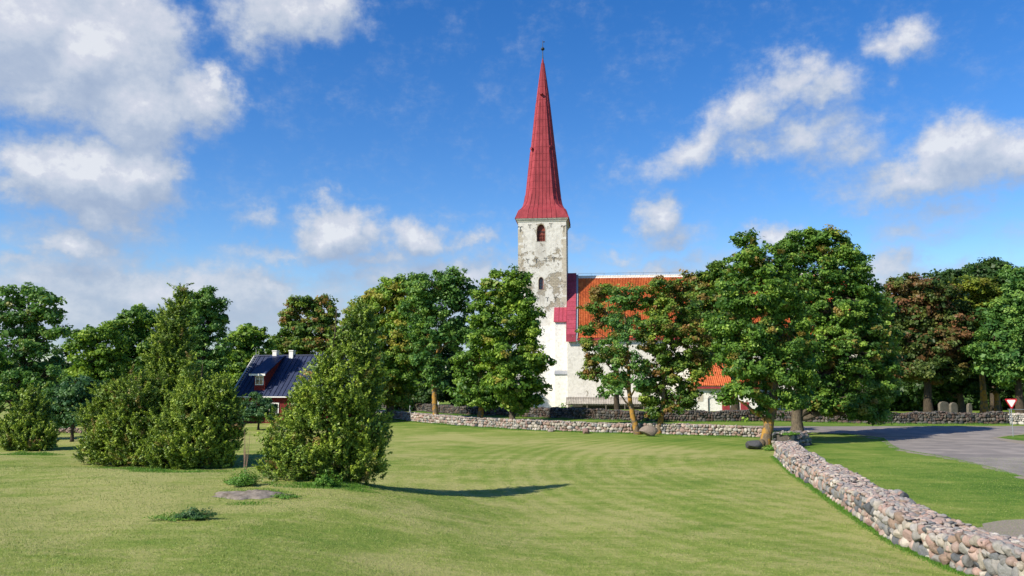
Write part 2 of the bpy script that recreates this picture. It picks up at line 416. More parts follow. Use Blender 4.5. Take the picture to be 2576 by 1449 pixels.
def rock_shapes(sub, n, seed):
    rg = np.random.default_rng(seed); V, F = ico(sub); out = []
    for _ in range(n):
        W = V.copy()
        for _ in range(rg.integers(6, 11)):
            d = rg.normal(size=3); d /= np.linalg.norm(d); q = rg.uniform(.48, .88)
            e = np.maximum(W@d-q, 0); W -= e[:, None]*d*.92
        W += .03*np.sin(W*rg.uniform(3, 6, 3)+rg.uniform(0, 6, 3))
        out.append(W)
    return out, F
ROCK = {1: rock_shapes(1, 18, 3), 2: rock_shapes(2, 18, 5), 3: rock_shapes(3, 6, 8)}
PAL = np.array([(.46,.33,.28),(.54,.41,.35),(.45,.31,.26),(.50,.45,.37),(.58,.53,.45),(.30,.30,.29),(.20,.21,.22),(.40,.38,.35),(.13,.14,.15),(.60,.56,.50),(.34,.25,.19),(.44,.42,.38)])
def randrot(rg, tilt):
    a, b, c = rg.uniform(-tilt, tilt), rg.uniform(-tilt, tilt), rg.uniform(0, 6.28)
    return np.array(Matrix.Rotation(a, 3, 'X') @ Matrix.Rotation(b, 3, 'Y') @ Matrix.Rotation(c, 3, 'Z'))
class Stones:
    def __init__(s, sub): s.sub = sub; s.V = []; s.C = []; s.n = 0
    def add(s, rg, c, ax, sx, sy, sz, col, tilt=.25):
        sh = ROCK[s.sub][0]; W = sh[rg.integers(len(sh))] @ randrot(rg, 1.5).T
        W = W*np.array([sx, sy, sz])*.5
        r = np.array(Matrix.Rotation(rg.uniform(-tilt, tilt), 3, 'Y') @ Matrix.Rotation(rg.uniform(-tilt, tilt)*.5, 3, 'X'))
        W = W @ r.T
        ca, sa = math.cos(ax), math.sin(ax)
        X = W[:, 0]*ca-W[:, 1]*sa; Y = W[:, 0]*sa+W[:, 1]*ca
        s.V.append(np.stack([X+c[0], Y+c[1], W[:, 2]+c[2]], 1)); s.C.append(np.repeat(np.array(col)[None], len(W), 0)); s.n += 1
    def mesh(s, name):
        F = ROCK[s.sub][1]; nv = len(s.V[0]); V = np.concatenate(s.V); C = np.concatenate(s.C)
        FF = (F[None]+np.arange(s.n)[:, None, None]*nv).reshape(-1, 3)
        return npmesh(name, V, FF, vcol=C)
def stone_wall(name, label, path, h, th, size, sub, seed, pal_w=None, hvar=.08, flat=.8, topflat=True, dim=1.0, origin=None, back=True):
    """path = base line of the near face; the wall's thickness lies on the left of the path direction"""
    rg = np.random.default_rng(seed); st = Stones(sub)
    w = np.array(pal_w if pal_w is not None else np.ones(len(PAL)), float); w /= w.sum()
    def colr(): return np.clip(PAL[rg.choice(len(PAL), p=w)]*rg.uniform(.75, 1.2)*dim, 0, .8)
    core = MB()
    for a, b in zip(path[:-1], path[1:]):
        a = Vector((a[0], a[1], 0)); b = Vector((b[0], b[1], 0)); d = (b-a); Ln = d.length; d.normalize(); nr = Vector((-d.y, d.x, 0)); ang = math.atan2(d.y, d.x)
        def hh(s): q = a+d*s; return h*(1+hvar*math.sin(q.x*.9+q.y*.7)+hvar*.6*math.sin(q.x*2.3-q.y*1.9))
        for face, off in ((0, 0.0), (1, th)):
            if face and not back: continue
            z = -size*.2
            while z < h*1.06-size*.15:
                rh = size*rg.uniform(.55, 1.2)*(1.2-.35*z/h); s = rg.uniform(-size, 0)
                while s < Ln+size*.3:
                    wd = rh*rg.uniform(.65, 1.6); q = a+d*(s+wd/2); zz = gz(q.x, q.y)+z+rh/2
                    if z+rh*.6 < hh(s):
                        o = q+nr*((off+size*.14 if not face else off-size*.14)+rg.uniform(-.05, .05)*size*2)
                        zz += rg.uniform(-.12, .12)*rh; k = rg.uniform(.92, 1.25)
                        st.add(rg, (o.x, o.y, zz), ang, wd*1.10*k, size*rg.uniform(.9, 1.3), rh*1.16*k, colr(), .3)
                    s += wd*.92
                z += rh*.86
        # top layer: thin flattish stones laid on the crest
        nrow = max(2, int(th/(size*.5)))
        for r in range(nrow):
            s = rg.uniform(-size, 0)
            while s < Ln+size*.2:
                wd = size*rg.uniform(.4, 1.1); off = (r+.5)/nrow*th+rg.uniform(-.15, .15)*size
                q = a+d*(s+wd/2)+nr*off; t = size*(rg.uniform(.22, .5) if topflat else rg.uniform(.5, .95))
                zz = gz(q.x, q.y)+hh(s)-t*.1+rg.uniform(-.1, .14)*size
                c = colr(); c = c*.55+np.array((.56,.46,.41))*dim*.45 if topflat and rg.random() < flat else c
                st.add(rg, (q.x, q.y, zz), ang+rg.uniform(-.5, .5), wd*1.15, size*rg.uniform(.45, .95), t, c, .28)
                s += wd*.8
        i = size*.22; k = max(1, int(Ln/2))
        for j in range(k):
            p0 = a+d*(Ln*j/k); p1 = a+d*(Ln*(j+1)/k); zb = min(gz(p0.x, p0.y), gz(p1.x, p1.y)); zt = zb+min(hh(Ln*j/k), hh(Ln*(j+1)/k))-size*.12
            c4 = [p0+nr*i, p1+nr*i, p1+nr*(th-i), p0+nr*(th-i)]
            core.add([(q.x, q.y, zb-.3) for q in c4]+[(q.x, q.y, zt) for q in c4], [(3,2,1,0),(4,5,6,7),(0,1,5,4),(1,2,6,5),(2,3,7,6),(3,0,4,7)])
    base = Vector((path[0][0], path[0][1], gz(path[0][0], path[0][1])))
    root = empty(name, base, 0, label, 'stone wall')
    me = st.mesh('stones'); o = link('stones', me, M_STONE, root); c = core.build('core', M_FILL, root)
    root['group'] = 'fieldstone walls'
    for q in (o, c): q.matrix_parent_inverse = Matrix.Translation(-base)
    return root

# near wall: base of its lawn side in the photo
nb = [(1950,1148),(1996,1193),(2053,1229),(2131,1285),(2190,1325),(2261,1372),(2337,1404),(2400,1433),(2454,1449)]
pb = [G(*p) for p in nb]
ppath = [(p.x, p.y) for p in pb]
e = Vector(ppath[-1])-Vector(ppath[-4]); e.normalize()
ppath.append((ppath[-1][0]+e.x*7, ppath[-1][1]+e.y*7))
stone_wall('stone_wall', 'thick low wall of rounded pink and grey fieldstones running to the bottom right corner',
           ppath, .78, 1.15, .275, 2, 11, [1.5,1.2,1.2,1.1,.8,1.3,1.2,1,.9,.5,.9,1], flat=.7, dim=.88)
p2 = [G(1990,1126), G(2034,1120)]
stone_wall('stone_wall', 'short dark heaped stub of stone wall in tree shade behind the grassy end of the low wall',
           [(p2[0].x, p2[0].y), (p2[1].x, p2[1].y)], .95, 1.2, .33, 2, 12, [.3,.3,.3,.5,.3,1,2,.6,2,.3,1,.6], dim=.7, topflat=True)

def path_px(l): return [(G(*p).x, G(*p).y) for p in l]
wp = path_px([(976,1054),(1050,1062),(1150,1071),(1230,1076),(1300,1081),(1420,1086),(1600,1091),(1760,1096),(1916,1101)])
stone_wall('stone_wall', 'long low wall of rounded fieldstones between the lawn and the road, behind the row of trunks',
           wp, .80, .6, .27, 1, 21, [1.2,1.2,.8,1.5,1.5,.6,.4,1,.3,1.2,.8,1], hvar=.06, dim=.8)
cy = path_px([(880,1022),(985,1030),(1070,1037),(1150,1043),(1300,1049),(1460,1055),(1600,1059.5),(1760,1061),(1950,1060),(2150,1065),(2350,1067),(2535,1067)])
stone_wall('stone_wall', 'long churchyard wall, stones coloured dark as in tree shade, on the far side of the road, in front of the church and wood',
           cy, 1.10, .7, .34, 1, 31, [.6,.6,.6,.8,.6,.8,.8,.8,.6,.5,1,.8], dim=.26, hvar=.07, topflat=False)  # dim darkens the stone colours to stand in for tree shade
rw = path_px([(2540,1067),(2700,1068)])
stone_wall('stone_wall', 'pale dry laid limestone wall with a jagged top at the right edge behind the yield sign',
           rw, .92, .7, .28, 1, 41, [0,0,0,1,2,0,0,.5,0,2,0,1], hvar=.16)

# ------------------------------------------------------------------ foliage
def quads(C, N, T, sw, sl_, bend=0):
    """kite leaves: centres C, normals N, tip direction T"""
    B = np.cross(N, T); B /= np.linalg.norm(B, axis=1, keepdims=True)+1e-9
    T = np.cross(B, N)
    a = C-T*sl_[:, None]*.5; b = C+B*sw[:, None]*.5-T*sl_[:, None]*.05; c = C+T*sl_[:, None]*.5; d = C-B*sw[:, None]*.5-T*sl_[:, None]*.05
    V = np.stack([a, b, c, d], 1).reshape(-1, 3); F = np.arange(len(C)*4).reshape(-1, 4)
    return V, F
def unit(a): return a/(np.linalg.norm(a, axis=1, keepdims=True)+1e-9)

def crown_mesh(rg, ell, leaf, per_m2, cl_r, leaves_per, aut=0.0, inner=.25, gap=.0, spray=False, autbias=None, upz=.45, shell=.62):
    """ell: list of (centre, radii). Returns mesh data and clump centres"""
    cen = []; rad = []; out = []
    E = np.array([tuple(c) for c, r in ell]); Rr = np.array([tuple(r) for c, r in ell])
    for c, r in zip(E, Rr):
        area = 4*math.pi*((r[0]*r[1])**1.6/3+(r[0]*r[2])**1.6/3+(r[1]*r[2])**1.6/3)**(1/1.6)
        n = max(6, int(area*per_m2)); d = unit(rg.normal(size=(n, 3)))
        # foliage hangs in boughs: clumps gather round bough tips, leaving darker gaps between
        nb_ = max(5, n//(8 if not spray else 6)); db = unit(rg.normal(size=(nb_, 3))); kb = rg.uniform(shell, 1.06, nb_)**.7
        pb_ = c+db*r*kb[:, None]; ix = rg.integers(0, nb_, n); br = cl_r*(1.75 if not spray else 1.5)
        o_ = unit(rg.normal(size=(n, 3)))*(rg.random(n)**.5)[:, None]*br*rg.uniform(.6, 1.2, nb_)[ix][:, None]
        o_[:, 2] *= (.55 if not spray else 1.25)
        p = pb_[ix]+o_; loose = rg.random(n) < .2; p[loose] = (c+d*r*rg.uniform(shell, 1.0, n)[:, None])[loose]
        d = unit(db[ix]+.5*unit(o_))
        # drop what lies deep inside another ellipsoid
        q = (p[:, None, :]-E[None])/Rr[None]; inside = (np.linalg.norm(q, axis=2) < .55).sum(1)
        keep = (inside == 0) | (rg.random(n) < inner)
        if gap: keep &= (rg.random(n) > gap) 
        p = p[keep]; d = d[keep]; cen.append(p); out.append(unit(d/r*r.mean())); rad.append(np.full(len(p), cl_r)*rg.uniform(.65, 1.35, len(p)))
    cen = np.concatenate(cen); out = np.concatenate(out); rad = np.concatenate(rad); n = len(cen)
    ctint = rg.normal(.45, .24, n)+.10*np.sin(cen[:, 0]*.9+cen[:, 2]*.7)+.07*np.sin(cen[:, 2]*2+cen[:, 1])
    caut = np.zeros(n)
    if aut:
        g = .5+.25*np.sin(cen[:, 0]*.55+1.3*cen[:, 2]*.5)+.25*np.sin(cen[:, 1]*.8+cen[:, 2]*.9+2)
        if autbias is not None: g = g+autbias(cen)
        caut = (rg.random(n) < aut*g*1.6).astype(float)*rg.uniform(.35, 1, n)
    m = leaves_per; idx = np.repeat(np.arange(n), m); k = len(idx)
    if not spray:
        o = unit(rg.normal(size=(k, 3))); o *= (rg.random(k)**.45)[:, None]*rad[idx][:, None]; o[:, 2] *= .62
        Cc = cen[idx]+o
        N = unit(unit(o)*.35+out[idx]*.35+np.array([0, 0, upz])+rg.normal(size=(k, 3))*.42)
        T = unit(out[idx]*.6+rg.normal(size=(k, 3))*.8+np.array([0, 0, -.35]))
        s = leaf*rg.uniform(.6, 1.35, k); V, F = quads(Cc, N, T, s*.72, s)
    else:
        ax = unit(out*np.array([1, 1, .4])*.75+np.array([0, 0, .75])+rg.normal(size=(n, 3))*.38)
        Ls = rad*rg.uniform(1.6, 2.8, n); t = rg.random(k)
        side = unit(np.cross(ax[idx], rg.normal(size=(k, 3))))
        w = rad[idx]*.55*(1-t*.85)*rg.random(k)**.5
        Cc = cen[idx]+ax[idx]*(Ls[idx]*(t-.35))[:, None]+side*w[:, None]+np.array([0, 0, -1])*(.10*Ls[idx]*t**2)[:, None]
        T = unit(ax[idx]+side*.9+rg.normal(size=(k, 3))*.3); N = unit(side*.6+np.array([0, 0, .35])+rg.normal(size=(k, 3))*.45)
        s = leaf*rg.uniform(.6, 1.3, k); V, F = quads(Cc, N, T, s*.42, s*1.15)
    tint = np.clip(ctint[idx]+rg.normal(0, .14, k)+(.5*(t-.45) if spray else 0), 0, 1); au = np.clip(caut[idx]*rg.uniform(.7, 1.1, k), 0, 1)
    return V, F, tint, au, cen, rad
def arc(a, b, sag, n=6, rnd=None, wob=.0):
    pts = []
    for i in range(n+1):
        t = i/n; p = a.lerp(b, t)+Vector((0, 0, sag*4*t*(1-t)))
        if rnd and 0 < i < n: p += Vector((rnd.uniform(-wob, wob), rnd.uniform(-wob, wob), rnd.uniform(-wob, wob)))
        pts.append(p)
    return pts
def tree(name, label, cat, Y, base_px, blobs, leaf='maple', group=None, r0=.3, trunk_px=None, lean=0, ls=.26, per=1.0, clr=.62, n=46, aut=0., gap=0., bark=None, dz=.85, seed=1, spray=False, twigs=.25, inner=.25, depth=None, upz=.45, autbias=None, shell=.62, branchy=1.0, forky=.45, dback=0, fill=.55, clear=0):
    rg = np.random.default_rng(seed); rnd = random.Random(seed)
    if Y is None: Y = G(*base_px).y+dback
    bx = P(base_px[0], 960, Y); base = Vector((bx.x, Y, gz(bx.x, Y)))
    ell = []
    for i, b in enumerate(blobs):
        px, py, rx, ry = b[:4]; ax = rx*Y/FPX
        off = (b[4] if len(b) > 4 else rnd.uniform(-.45, .45))*ax*dz
        c = P(px, py, Y+off); rr = rx*(Y+off)/FPX
        rz = ry*(Y+off)/FPX
        c.z = max(c.z, base.z+rz*.75)
        ell.append((c-base, (rr, rr*dz if not depth else depth, rz)))
    V, F, ti, au, cen, rad = crown_mesh(rg, ell, ls*(.86 if not spray else 1), per*(2.4 if not spray else 1), clr*(.8 if not spray else 1), int(n*(1.25 if not spray else 1)), aut, inner, gap, spray, autbias, upz, shell)
    if fill:
        kf = .80 if spray else .78; e2 = [(c, (r[0]*kf, r[1]*kf, r[2]*kf)) for c, r in ell]
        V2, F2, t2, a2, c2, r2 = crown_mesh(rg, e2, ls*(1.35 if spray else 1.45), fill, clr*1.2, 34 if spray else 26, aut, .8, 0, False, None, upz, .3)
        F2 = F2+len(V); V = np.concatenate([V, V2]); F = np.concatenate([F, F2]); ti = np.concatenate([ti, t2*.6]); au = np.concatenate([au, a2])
    if clear:
        qz = V[:, 2].reshape(-1, 4).mean(1); kp = qz > clear+.35*np.sin(V[::4, 0]*2.1+seed)+.3*np.sin(V[::4, 1]*3.3)
        V = V.reshape(-1, 4, 3)[kp].reshape(-1, 3); F = np.arange(len(V)).reshape(-1, 4); ti = ti[kp]; au = au[kp]
    V[:, 2] = np.maximum(V[:, 2], terr(V[:, 0]+base.x, V[:, 1]+base.y)-base.z+.02)
    root = empty(name, base, 0, label, cat, group)
    # leaves never below the turf
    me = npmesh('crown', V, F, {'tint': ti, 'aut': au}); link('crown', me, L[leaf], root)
    mb = MB()
    if trunk_px: tp = [P(x, y, Y)-base for x, y in trunk_px]
    else:
        top = max(c.z+r[2]*.55 for c, r in ell); cx = sum(c.x*r[0] for c, r in ell)/sum(r[0] for c, r in ell)
        tp = [Vector((0, 0, 0)), Vector((cx*.15, 0, top*.3)), Vector((cx*.55, 0, top*.65)), Vector((cx, 0, top))]
    tp[0].z = -.2
    # smooth path
    pts = []
    for a, b in zip(tp[:-1], tp[1:]):
        for k in range(4): pts.append(a.lerp(b, k/4)+Vector((rnd.uniform(-1, 1), rnd.uniform(-1, 1), 0))*r0*.12)
    pts.append(tp[-1]); m = len(pts)
    rs = [r0*(1-.9*(i/(m-1))**1.1) for i in range(m)]; rs[0] = r0*1.45; rs[1] = r0*1.12 if m > 2 else rs[1]
    mb.tube(pts, rs, 10)
    for c, r in ell:
        # limb from the trunk below the clump
        cc = Vector(c); best = min(range(m), key=lambda i: abs(pts[i].z-(cc.z-forky*(abs(cc.x-pts[i].x)+1.0)-r[2]*.3))+(0 if i > 2 else 2))
        a = pts[best]; ra = max(.03, rs[best]*.5); b = cc+Vector((0, 0, r[2]*.35))
        limb = arc(a, b, (b-a).length*.05, 6, rnd, .12); mb.tube(limb, [ra*(1-.8*i/6) for i in range(7)], 6)
        # branches of the limb towards its clumps
        q = (cen-np.array(tuple(c)))/np.array(r); own = np.nonzero(np.linalg.norm(q, axis=1) < 1.05)[0]
        if len(own) == 0: continue
        for j in rg.choice(own, min(len(own), int(len(own)*twigs)+1), replace=False):
            e_ = Vector(cen[j]); s_ = limb[rnd.randint(2, 6)]
            tw = arc(s_, e_, .1, 3, rnd, .10); rb = max(.012, min(.05, ra*.3))*branchy; mb.tube(tw, [rb, rb*.8, rb*.55, rb*.3], 4, cap=False)
    mb.build('trunk', bark or BARK, root, True)
    return root

KW_AIRY = dict(per=.75, gap=.12, n=34, twigs=.4, inner=.15)
# --- lawn wall row, left to right
tree('maple_tree', 'broad dense tree turning yellow on top, leftmost of the row along the road', 'tree', 92, (983,1052),
     [(990,738,60,40),(1035,750,40,40),(948,790,70,55),(905,800,38,38),(1030,800,50,55),(940,870,70,70),(1005,880,65,75),(960,960,70,60),(1030,940,45,60),(1000,1008,28,16),(890,870,40,60)],
     'bright', r0=.42, aut=.42, seed=101, clear=1.6, ls=.32, per=.95, clr=.75, n=48)
tree('ash_tree', 'tall airy ash with pale pollarded trunk left of the tower', 'tree', 84, (1097,1062),
     [(1080,722,52,42),(1130,705,40,28),(1150,730,38,30),(1052,775,40,34),(1105,770,50,36),(1165,765,28,26),(1078,830,50,32),(1130,850,34,22),(1070,880,32,34),(1095,925,30,38),(1105,965,18,22),(1180,730,16,14),(1160,820,26,22)],
     'ash', trunk_px=[(1097,1064),(1093,1010),(1091,975),(1098,900),(1110,830),(1122,740)], r0=.34, bark=BARKY, seed=102, clear=3.6, fill=0.3, ls=.30, per=1.05, gap=.05, n=40, twigs=.35, inner=.2, clr=.66, forky=.9)
tree('maple_tree', 'small low-crowned tree by the lawn wall, left of the bright green maple', 'tree', 79, (1207,1070),
     [(1205,868,36,32),(1180,915,38,42),(1222,950,42,48),(1163,965,26,44),(1200,990,46,34),(1240,1000,24,20),(1210,1018,26,12)],
     'maple', trunk_px=[(1205,1072),(1212,1020),(1212,960),(1205,890)], r0=.36, bark=BARKY, seed=103, clear=1.9, ls=.28, n=50)
tree('maple_tree', 'bright green maple whose crown covers the foot of the church tower', 'tree', 76, (1290,1077),
     [(1262,712,46,34),(1300,720,36,36),(1230,760,40,34),(1320,770,40,34),(1225,830,38,50),(1280,820,62,52),(1335,835,30,30),(1262,890,62,55),(1330,900,44,44),(1364,915,30,22),(1292,960,64,50),(1345,985,36,32),(1290,1018,40,20),(1335,1000,26,22)],
     'bright', trunk_px=[(1291,1078),(1286,1030),(1284,930),(1275,760)], r0=.36, aut=.10, seed=104, clear=1.7, ls=.29, per=1.15, n=48, bark=BARK)
# --- in front of the nave
tree('ash_tree', 'thin crowned tree with leaning trunk and bare limbs by the orange nave roof', 'tree', 66, (1604,1090),
     [(1572,742,34,22),(1545,765,30,24),(1600,760,34,32),(1550,815,38,28),(1600,830,44,40),(1540,870,40,28),(1580,905,46,34),(1520,890,26,20),(1560,955,34,24),(1540,985,28,14),(1615,960,30,26)],
     'ash', trunk_px=[(1605,1092),(1592,1050),(1583,1000),(1580,930),(1577,860),(1567,760)], r0=.27, bark=BARKY, seed=105, clear=3.0, fill=0.15, aut=.18, per=.95, gap=.1, n=34, clr=.5, ls=.22, twigs=.6, branchy=1.3, inner=.2)
tree('maple_tree', 'dark brownish maple standing inside the churchyard against the white nave wall', 'tree', 97, (1551,1046),
     [(1505,742,26,16),(1530,730,22,14),(1495,775,24,16),(1520,800,22,22),(1478,828,20,12),(1488,868,26,16),(1500,905,28,26),(1488,935,20,22),(1525,955,30,20),(1560,965,30,22),(1560,820,30,40),(1545,900,24,36)],
     'brown', trunk_px=[(1552,1050),(1551,1000),(1549,960),(1545,860),(1530,760)], r0=.4, bark=BARKD, seed=106, clear=2.2, fill=0.3, aut=.42, per=1.0, n=38, clr=.6, ls=.28)
tree('maple_tree', 'full maple with browning leaf tips and yellow lichened trunk beside the boulder', 'tree', 66, (1652,1097),
     [(1665,730,40,26),(1710,735,34,26),(1640,770,36,30),(1700,790,56,42),(1752,800,30,34),(1650,840,56,48),(1725,860,52,50),(1655,910,50,46),(1715,935,50,46),(1758,905,28,30),(1650,980,44,40),(1700,1000,40,36),(1735,985,26,22),(1655,1038,24,16)],
     'brown', trunk_px=[(1652,1100),(1662,1060),(1668,1000),(1670,900),(1680,790)], r0=.30, bark=BARKY, seed=107, clear=1.5, fill=0.45, aut=.25, ls=.24, per=1.25, n=46, clr=.5)
tree('maple_tree', 'tall olive brown tree rising over the nave ridge behind the biggest trees', 'tree', 100, (1848,1040),
     [(1800,690,40,26),(1760,712,36,26),(1835,715,46,36),(1775,760,46,40),(1840,790,50,60),(1770,820,40,44),(1800,870,46,44),(1852,870,44,50),(1770,900,30,26)],
     'brown', trunk_px=[(1850,1042),(1846,980),(1848,930),(1835,840),(1815,730)], r0=.55, bark=BARKD, seed=108, aut=.3, ls=.36, per=.8, n=46, clr=.85)
# --- the two big ones
tree('maple_tree', 'big full green tree with leaning lichen-covered trunk at the end of the low wall', 'tree', 55.5, (1922,1117),
     [(1885,612,26,22,.2),(1872,660,46,36),(1935,665,60,50),(1842,730,48,50),(1905,740,70,60),(1970,740,60,70),(1828,810,44,50),(1890,830,70,60),(1965,840,70,65),(1825,880,40,36),(1880,915,66,46),(1960,930,66,60),(2005,900,50,60),(1870,985,44,22),(1990,990,50,40),(1925,1000,36,40),(1905,1045,22,18),(1828,1000,20,12)],
     'maple', trunk_px=[(1922,1120),(1931,1075),(1943,1020),(1948,960),(1945,900),(1925,780),(1905,660)], r0=.40, bark=BARKY, seed=109, clear=1.9, fill=0.9, ls=.22, per=1.5, n=46, clr=.52, aut=.07, inner=.2)
tree('maple_tree', 'tallest, widest tree with branches drooping to the road, right of the leaning trunk', 'tree', 65, (2005,1088),
     [(2030,612,60,36),(2085,625,60,42),(1985,640,40,34),(2130,670,56,50),(2050,690,80,56),(2010,770,70,70),(2170,740,46,50),(2110,770,80,66),(2200,800,50,60),(2060,860,90,70),(2150,870,80,70),(2225,870,34,60),(2090,950,90,56),(2180,960,66,60),(2060,1010,60,30),(2130,1020,70,36),(2200,1030,40,36),(2190,1052,24,20),(2225,960,30,50)],
     'maple', trunk_px=[(2005,1092),(2003,1040),(2005,960),(2020,850),(2045,680)], r0=.50, bark=BARK, seed=110, clear=1.1, fill=0.9, ls=.25, per=1.25, n=48, clr=.58, aut=.12, inner=.22)
# --- wood on the right
tree('maple_tree', 'red-brown turning maple at the left edge of the roadside wood', 'tree', 92, (2330,1050),
     [(2290,722,60,24),(2345,735,60,30),(2270,770,50,40),(2340,790,66,46),(2410,800,44,40),(2300,850,60,46),(2370,860,66,46),(2420,880,40,30),(2290,920,56,40),(2360,930,70,36)],
     'rust', r0=.5, bark=BARKD, seed=111, aut=.45, ls=.36, per=.95, n=44, clr=.8)
tree('maple_tree', 'yellow-green domed tree standing out in the middle of the roadside wood', 'tree', 95, (2470,1050),
     [(2440,728,62,28),(2490,745,50,30),(2420,765,46,30),(2475,785,50,34),(2430,815,36,24),(2500,820,44,36)],
     'yellow', r0=.42, bark=BARKY, seed=112, aut=.2, ls=.36, per=1.0, n=44, clr=.75)
tree('oak_tree', 'tall dark tree with ragged top poking above the roadside wood', 'tree', 112, (2500,1048),
     [(2400,700,44,20),(2370,715,34,20),(2450,690,40,24),(2505,672,26,22),(2488,700,40,26),(2530,700,34,22),(2400,740,60,30),(2550,740,50,40)],
     'dark', r0=.6, bark=BARKD, seed=113, ls=.42, per=.75, n=38, clr=.9)
tree('oak_tree', 'green tree cut by the right edge, its crown hanging above the yield sign', 'tree', 88, (2560,1052),
     [(2560,700,40,30),(2590,740,60,50),(2530,790,44,40),(2570,830,60,50),(2500,860,46,40),(2550,900,50,36),(2490,920,34,24),(2530,945,34,22),(2610,900,70,70),(2460,880,26,20)],
     'ash', r0=.45, bark=BARKD, seed=114, ls=.33, per=.95, n=44, clr=.75)
tree('maple_tree', 'dark low tree deep in the roadside wood with a pale grey trunk', 'tree', 101, (2415,1049),
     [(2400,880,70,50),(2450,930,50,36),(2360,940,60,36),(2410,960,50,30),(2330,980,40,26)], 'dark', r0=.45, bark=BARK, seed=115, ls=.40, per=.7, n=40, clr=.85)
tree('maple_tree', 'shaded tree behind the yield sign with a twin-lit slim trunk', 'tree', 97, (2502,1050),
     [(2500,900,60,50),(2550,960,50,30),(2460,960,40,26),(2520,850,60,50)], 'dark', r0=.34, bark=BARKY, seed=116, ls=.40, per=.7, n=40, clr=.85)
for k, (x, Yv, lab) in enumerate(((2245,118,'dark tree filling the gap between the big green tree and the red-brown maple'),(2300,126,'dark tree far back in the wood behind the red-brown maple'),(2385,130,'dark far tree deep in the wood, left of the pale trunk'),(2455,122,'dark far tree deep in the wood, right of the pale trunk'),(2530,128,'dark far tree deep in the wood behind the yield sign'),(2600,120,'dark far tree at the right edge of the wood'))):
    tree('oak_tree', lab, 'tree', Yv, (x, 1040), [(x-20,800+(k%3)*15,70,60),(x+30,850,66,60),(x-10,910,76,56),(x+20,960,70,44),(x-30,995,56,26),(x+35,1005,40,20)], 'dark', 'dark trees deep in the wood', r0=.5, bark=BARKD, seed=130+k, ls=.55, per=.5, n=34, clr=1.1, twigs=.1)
# --- behind, middle
tree('oak_tree', 'dark shady tree behind the churchyard wall, left of the ash trunk', 'tree', 118, (1050,1032),
     [(1050,880,50,60),(1020,940,40,60),(1075,950,44,56),(1050,995,60,28)], 'dark', r0=.4, bark=BARKD, seed=117, ls=.42, per=.8, n=40, clr=.9)
tree('oak_tree', 'dark shady tree behind the churchyard wall, right of the ash trunk', 'tree', 122, (1140,1033),
     [(1130,880,30,50),(1150,930,34,50),(1125,975,44,40),(1165,985,24,28),(1140,830,22,26)], 'dark', r0=.4, bark=BARKD, seed=118, ls=.42, per=.8, n=40, clr=.9)
# --- left
tree('maple_tree', 'ragged brown-green tree rising behind the two white chimneys', 'tree', 112, (775,1040),
     [(790,762,36,17),(755,768,34,16),(822,778,24,20),(725,800,26,16),(790,805,44,24),(745,830,44,22),(820,830,34,30),(710,855,26,18),(780,870,60,28),(720,890,50,26),(835,870,40,36)],
     'brown', r0=.5, bark=BARKD, seed=119, fill=0.35, aut=.3, ls=.36, per=.95, n=36, clr=.7, gap=.05)
tree('maple_tree', 'rounded pale green tree left of the blue-roofed house', 'tree', 103, (620,1042),
     [(625,845,42,24),(590,870,36,28),(655,875,34,30),(575,915,36,36),(620,930,50,46),(660,930,36,40),(600,975,50,36)],
     'bright', r0=.35, bark=BARKD, seed=120, ls=.34, per=.95, n=40, clr=.7)
tree('poplar_tree', 'tall wind-swept dark poplar right behind the spire-shaped juniper', 'tree', 82, (510,1055),
     [(505,755,40,28),(540,765,30,26),(475,780,34,34),(550,795,22,22),(510,810,50,40),(475,850,40,44),(535,860,40,44),(500,920,50,50),(540,940,34,36),(490,985,46,32)],
     'ash', r0=.38, bark=BARKD, seed=121, ls=.28, per=1.1, n=44, clr=.6)
tree('ash_tree', 'mid-green round tree left of the spire-shaped juniper', 'tree', 90, (350,1050),
     [(350,795,42,28),(385,820,30,34),(310,830,38,32),(350,860,50,46),(395,880,34,44),(320,910,50,46),(370,950,50,40)],
     'maple', r0=.4, bark=BARKD, seed=122, ls=.31, per=1.0, n=42, clr=.7)
tree('ash_tree', 'soft low olive tree between the left edge tree and the mid-green round tree', 'tree', 84, (240,1052),
     [(245,840,40,26),(205,870,36,30),(275,870,36,36),(225,915,50,40),(280,930,46,44),(200,955,44,36),(250,975,54,32)],
     'bright', r0=.35, bark=BARKD, seed=123, ls=.30, per=1.0, n=42, clr=.65)
tree('rowan_tree', 'large loose tree with feathery top at the left edge', 'tree', 60, (50,1085),
     [(45,735,34,16),(85,742,30,16),(120,755,26,16),(20,765,30,20),(75,785,42,22),(130,790,34,18),(155,835,20,10),(0,800,36,30),(50,825,50,26),(105,850,46,24),(20,880,56,34),(90,905,56,34),(30,950,70,44),(110,950,44,36),(10,1020,60,50),(80,1000,50,46)],
     'ash', r0=.38, bark=BARKD, seed=124, fill=0.25, ls=.24, per=1.05, n=38, clr=.5, aut=.12, gap=.04)
tree('fruit_tree', 'small round orchard tree standing on the grass before the blue-roofed house', 'tree', 72, (650,1080),
     [(648,1010,32,20),(626,1030,26,24),(674,1028,28,24),(650,1046,38,18)], 'blue', trunk_px=[(649,1082),(651,1062),(648,1030)], r0=.12, bark=BARKD, seed=125, ls=.17, per=2.6, n=34, clr=.32)
tree('fruit_tree', 'young tree on the churchyard grass seen between the maples\' trunks', 'tree', 135, (1219,1026),
     [(1222,995,18,12),(1208,1003,12,9)], 'maple', r0=.14, bark=BARKD, seed=126, ls=.3, per=1.6, n=34, clr=.5)
tree('lilac_bush', 'big dark leafy bush behind the small juniper at the left', 'bush', 58, (190,1080),
     [(185,968,44,26),(150,990,36,28),(225,985,44,32),(165,1025,50,32),(215,1035,46,28),(150,1050,30,20)], 'blue', r0=.12, bark=BARKD, seed=127, ls=.20, per=1.9, n=40, clr=.42)

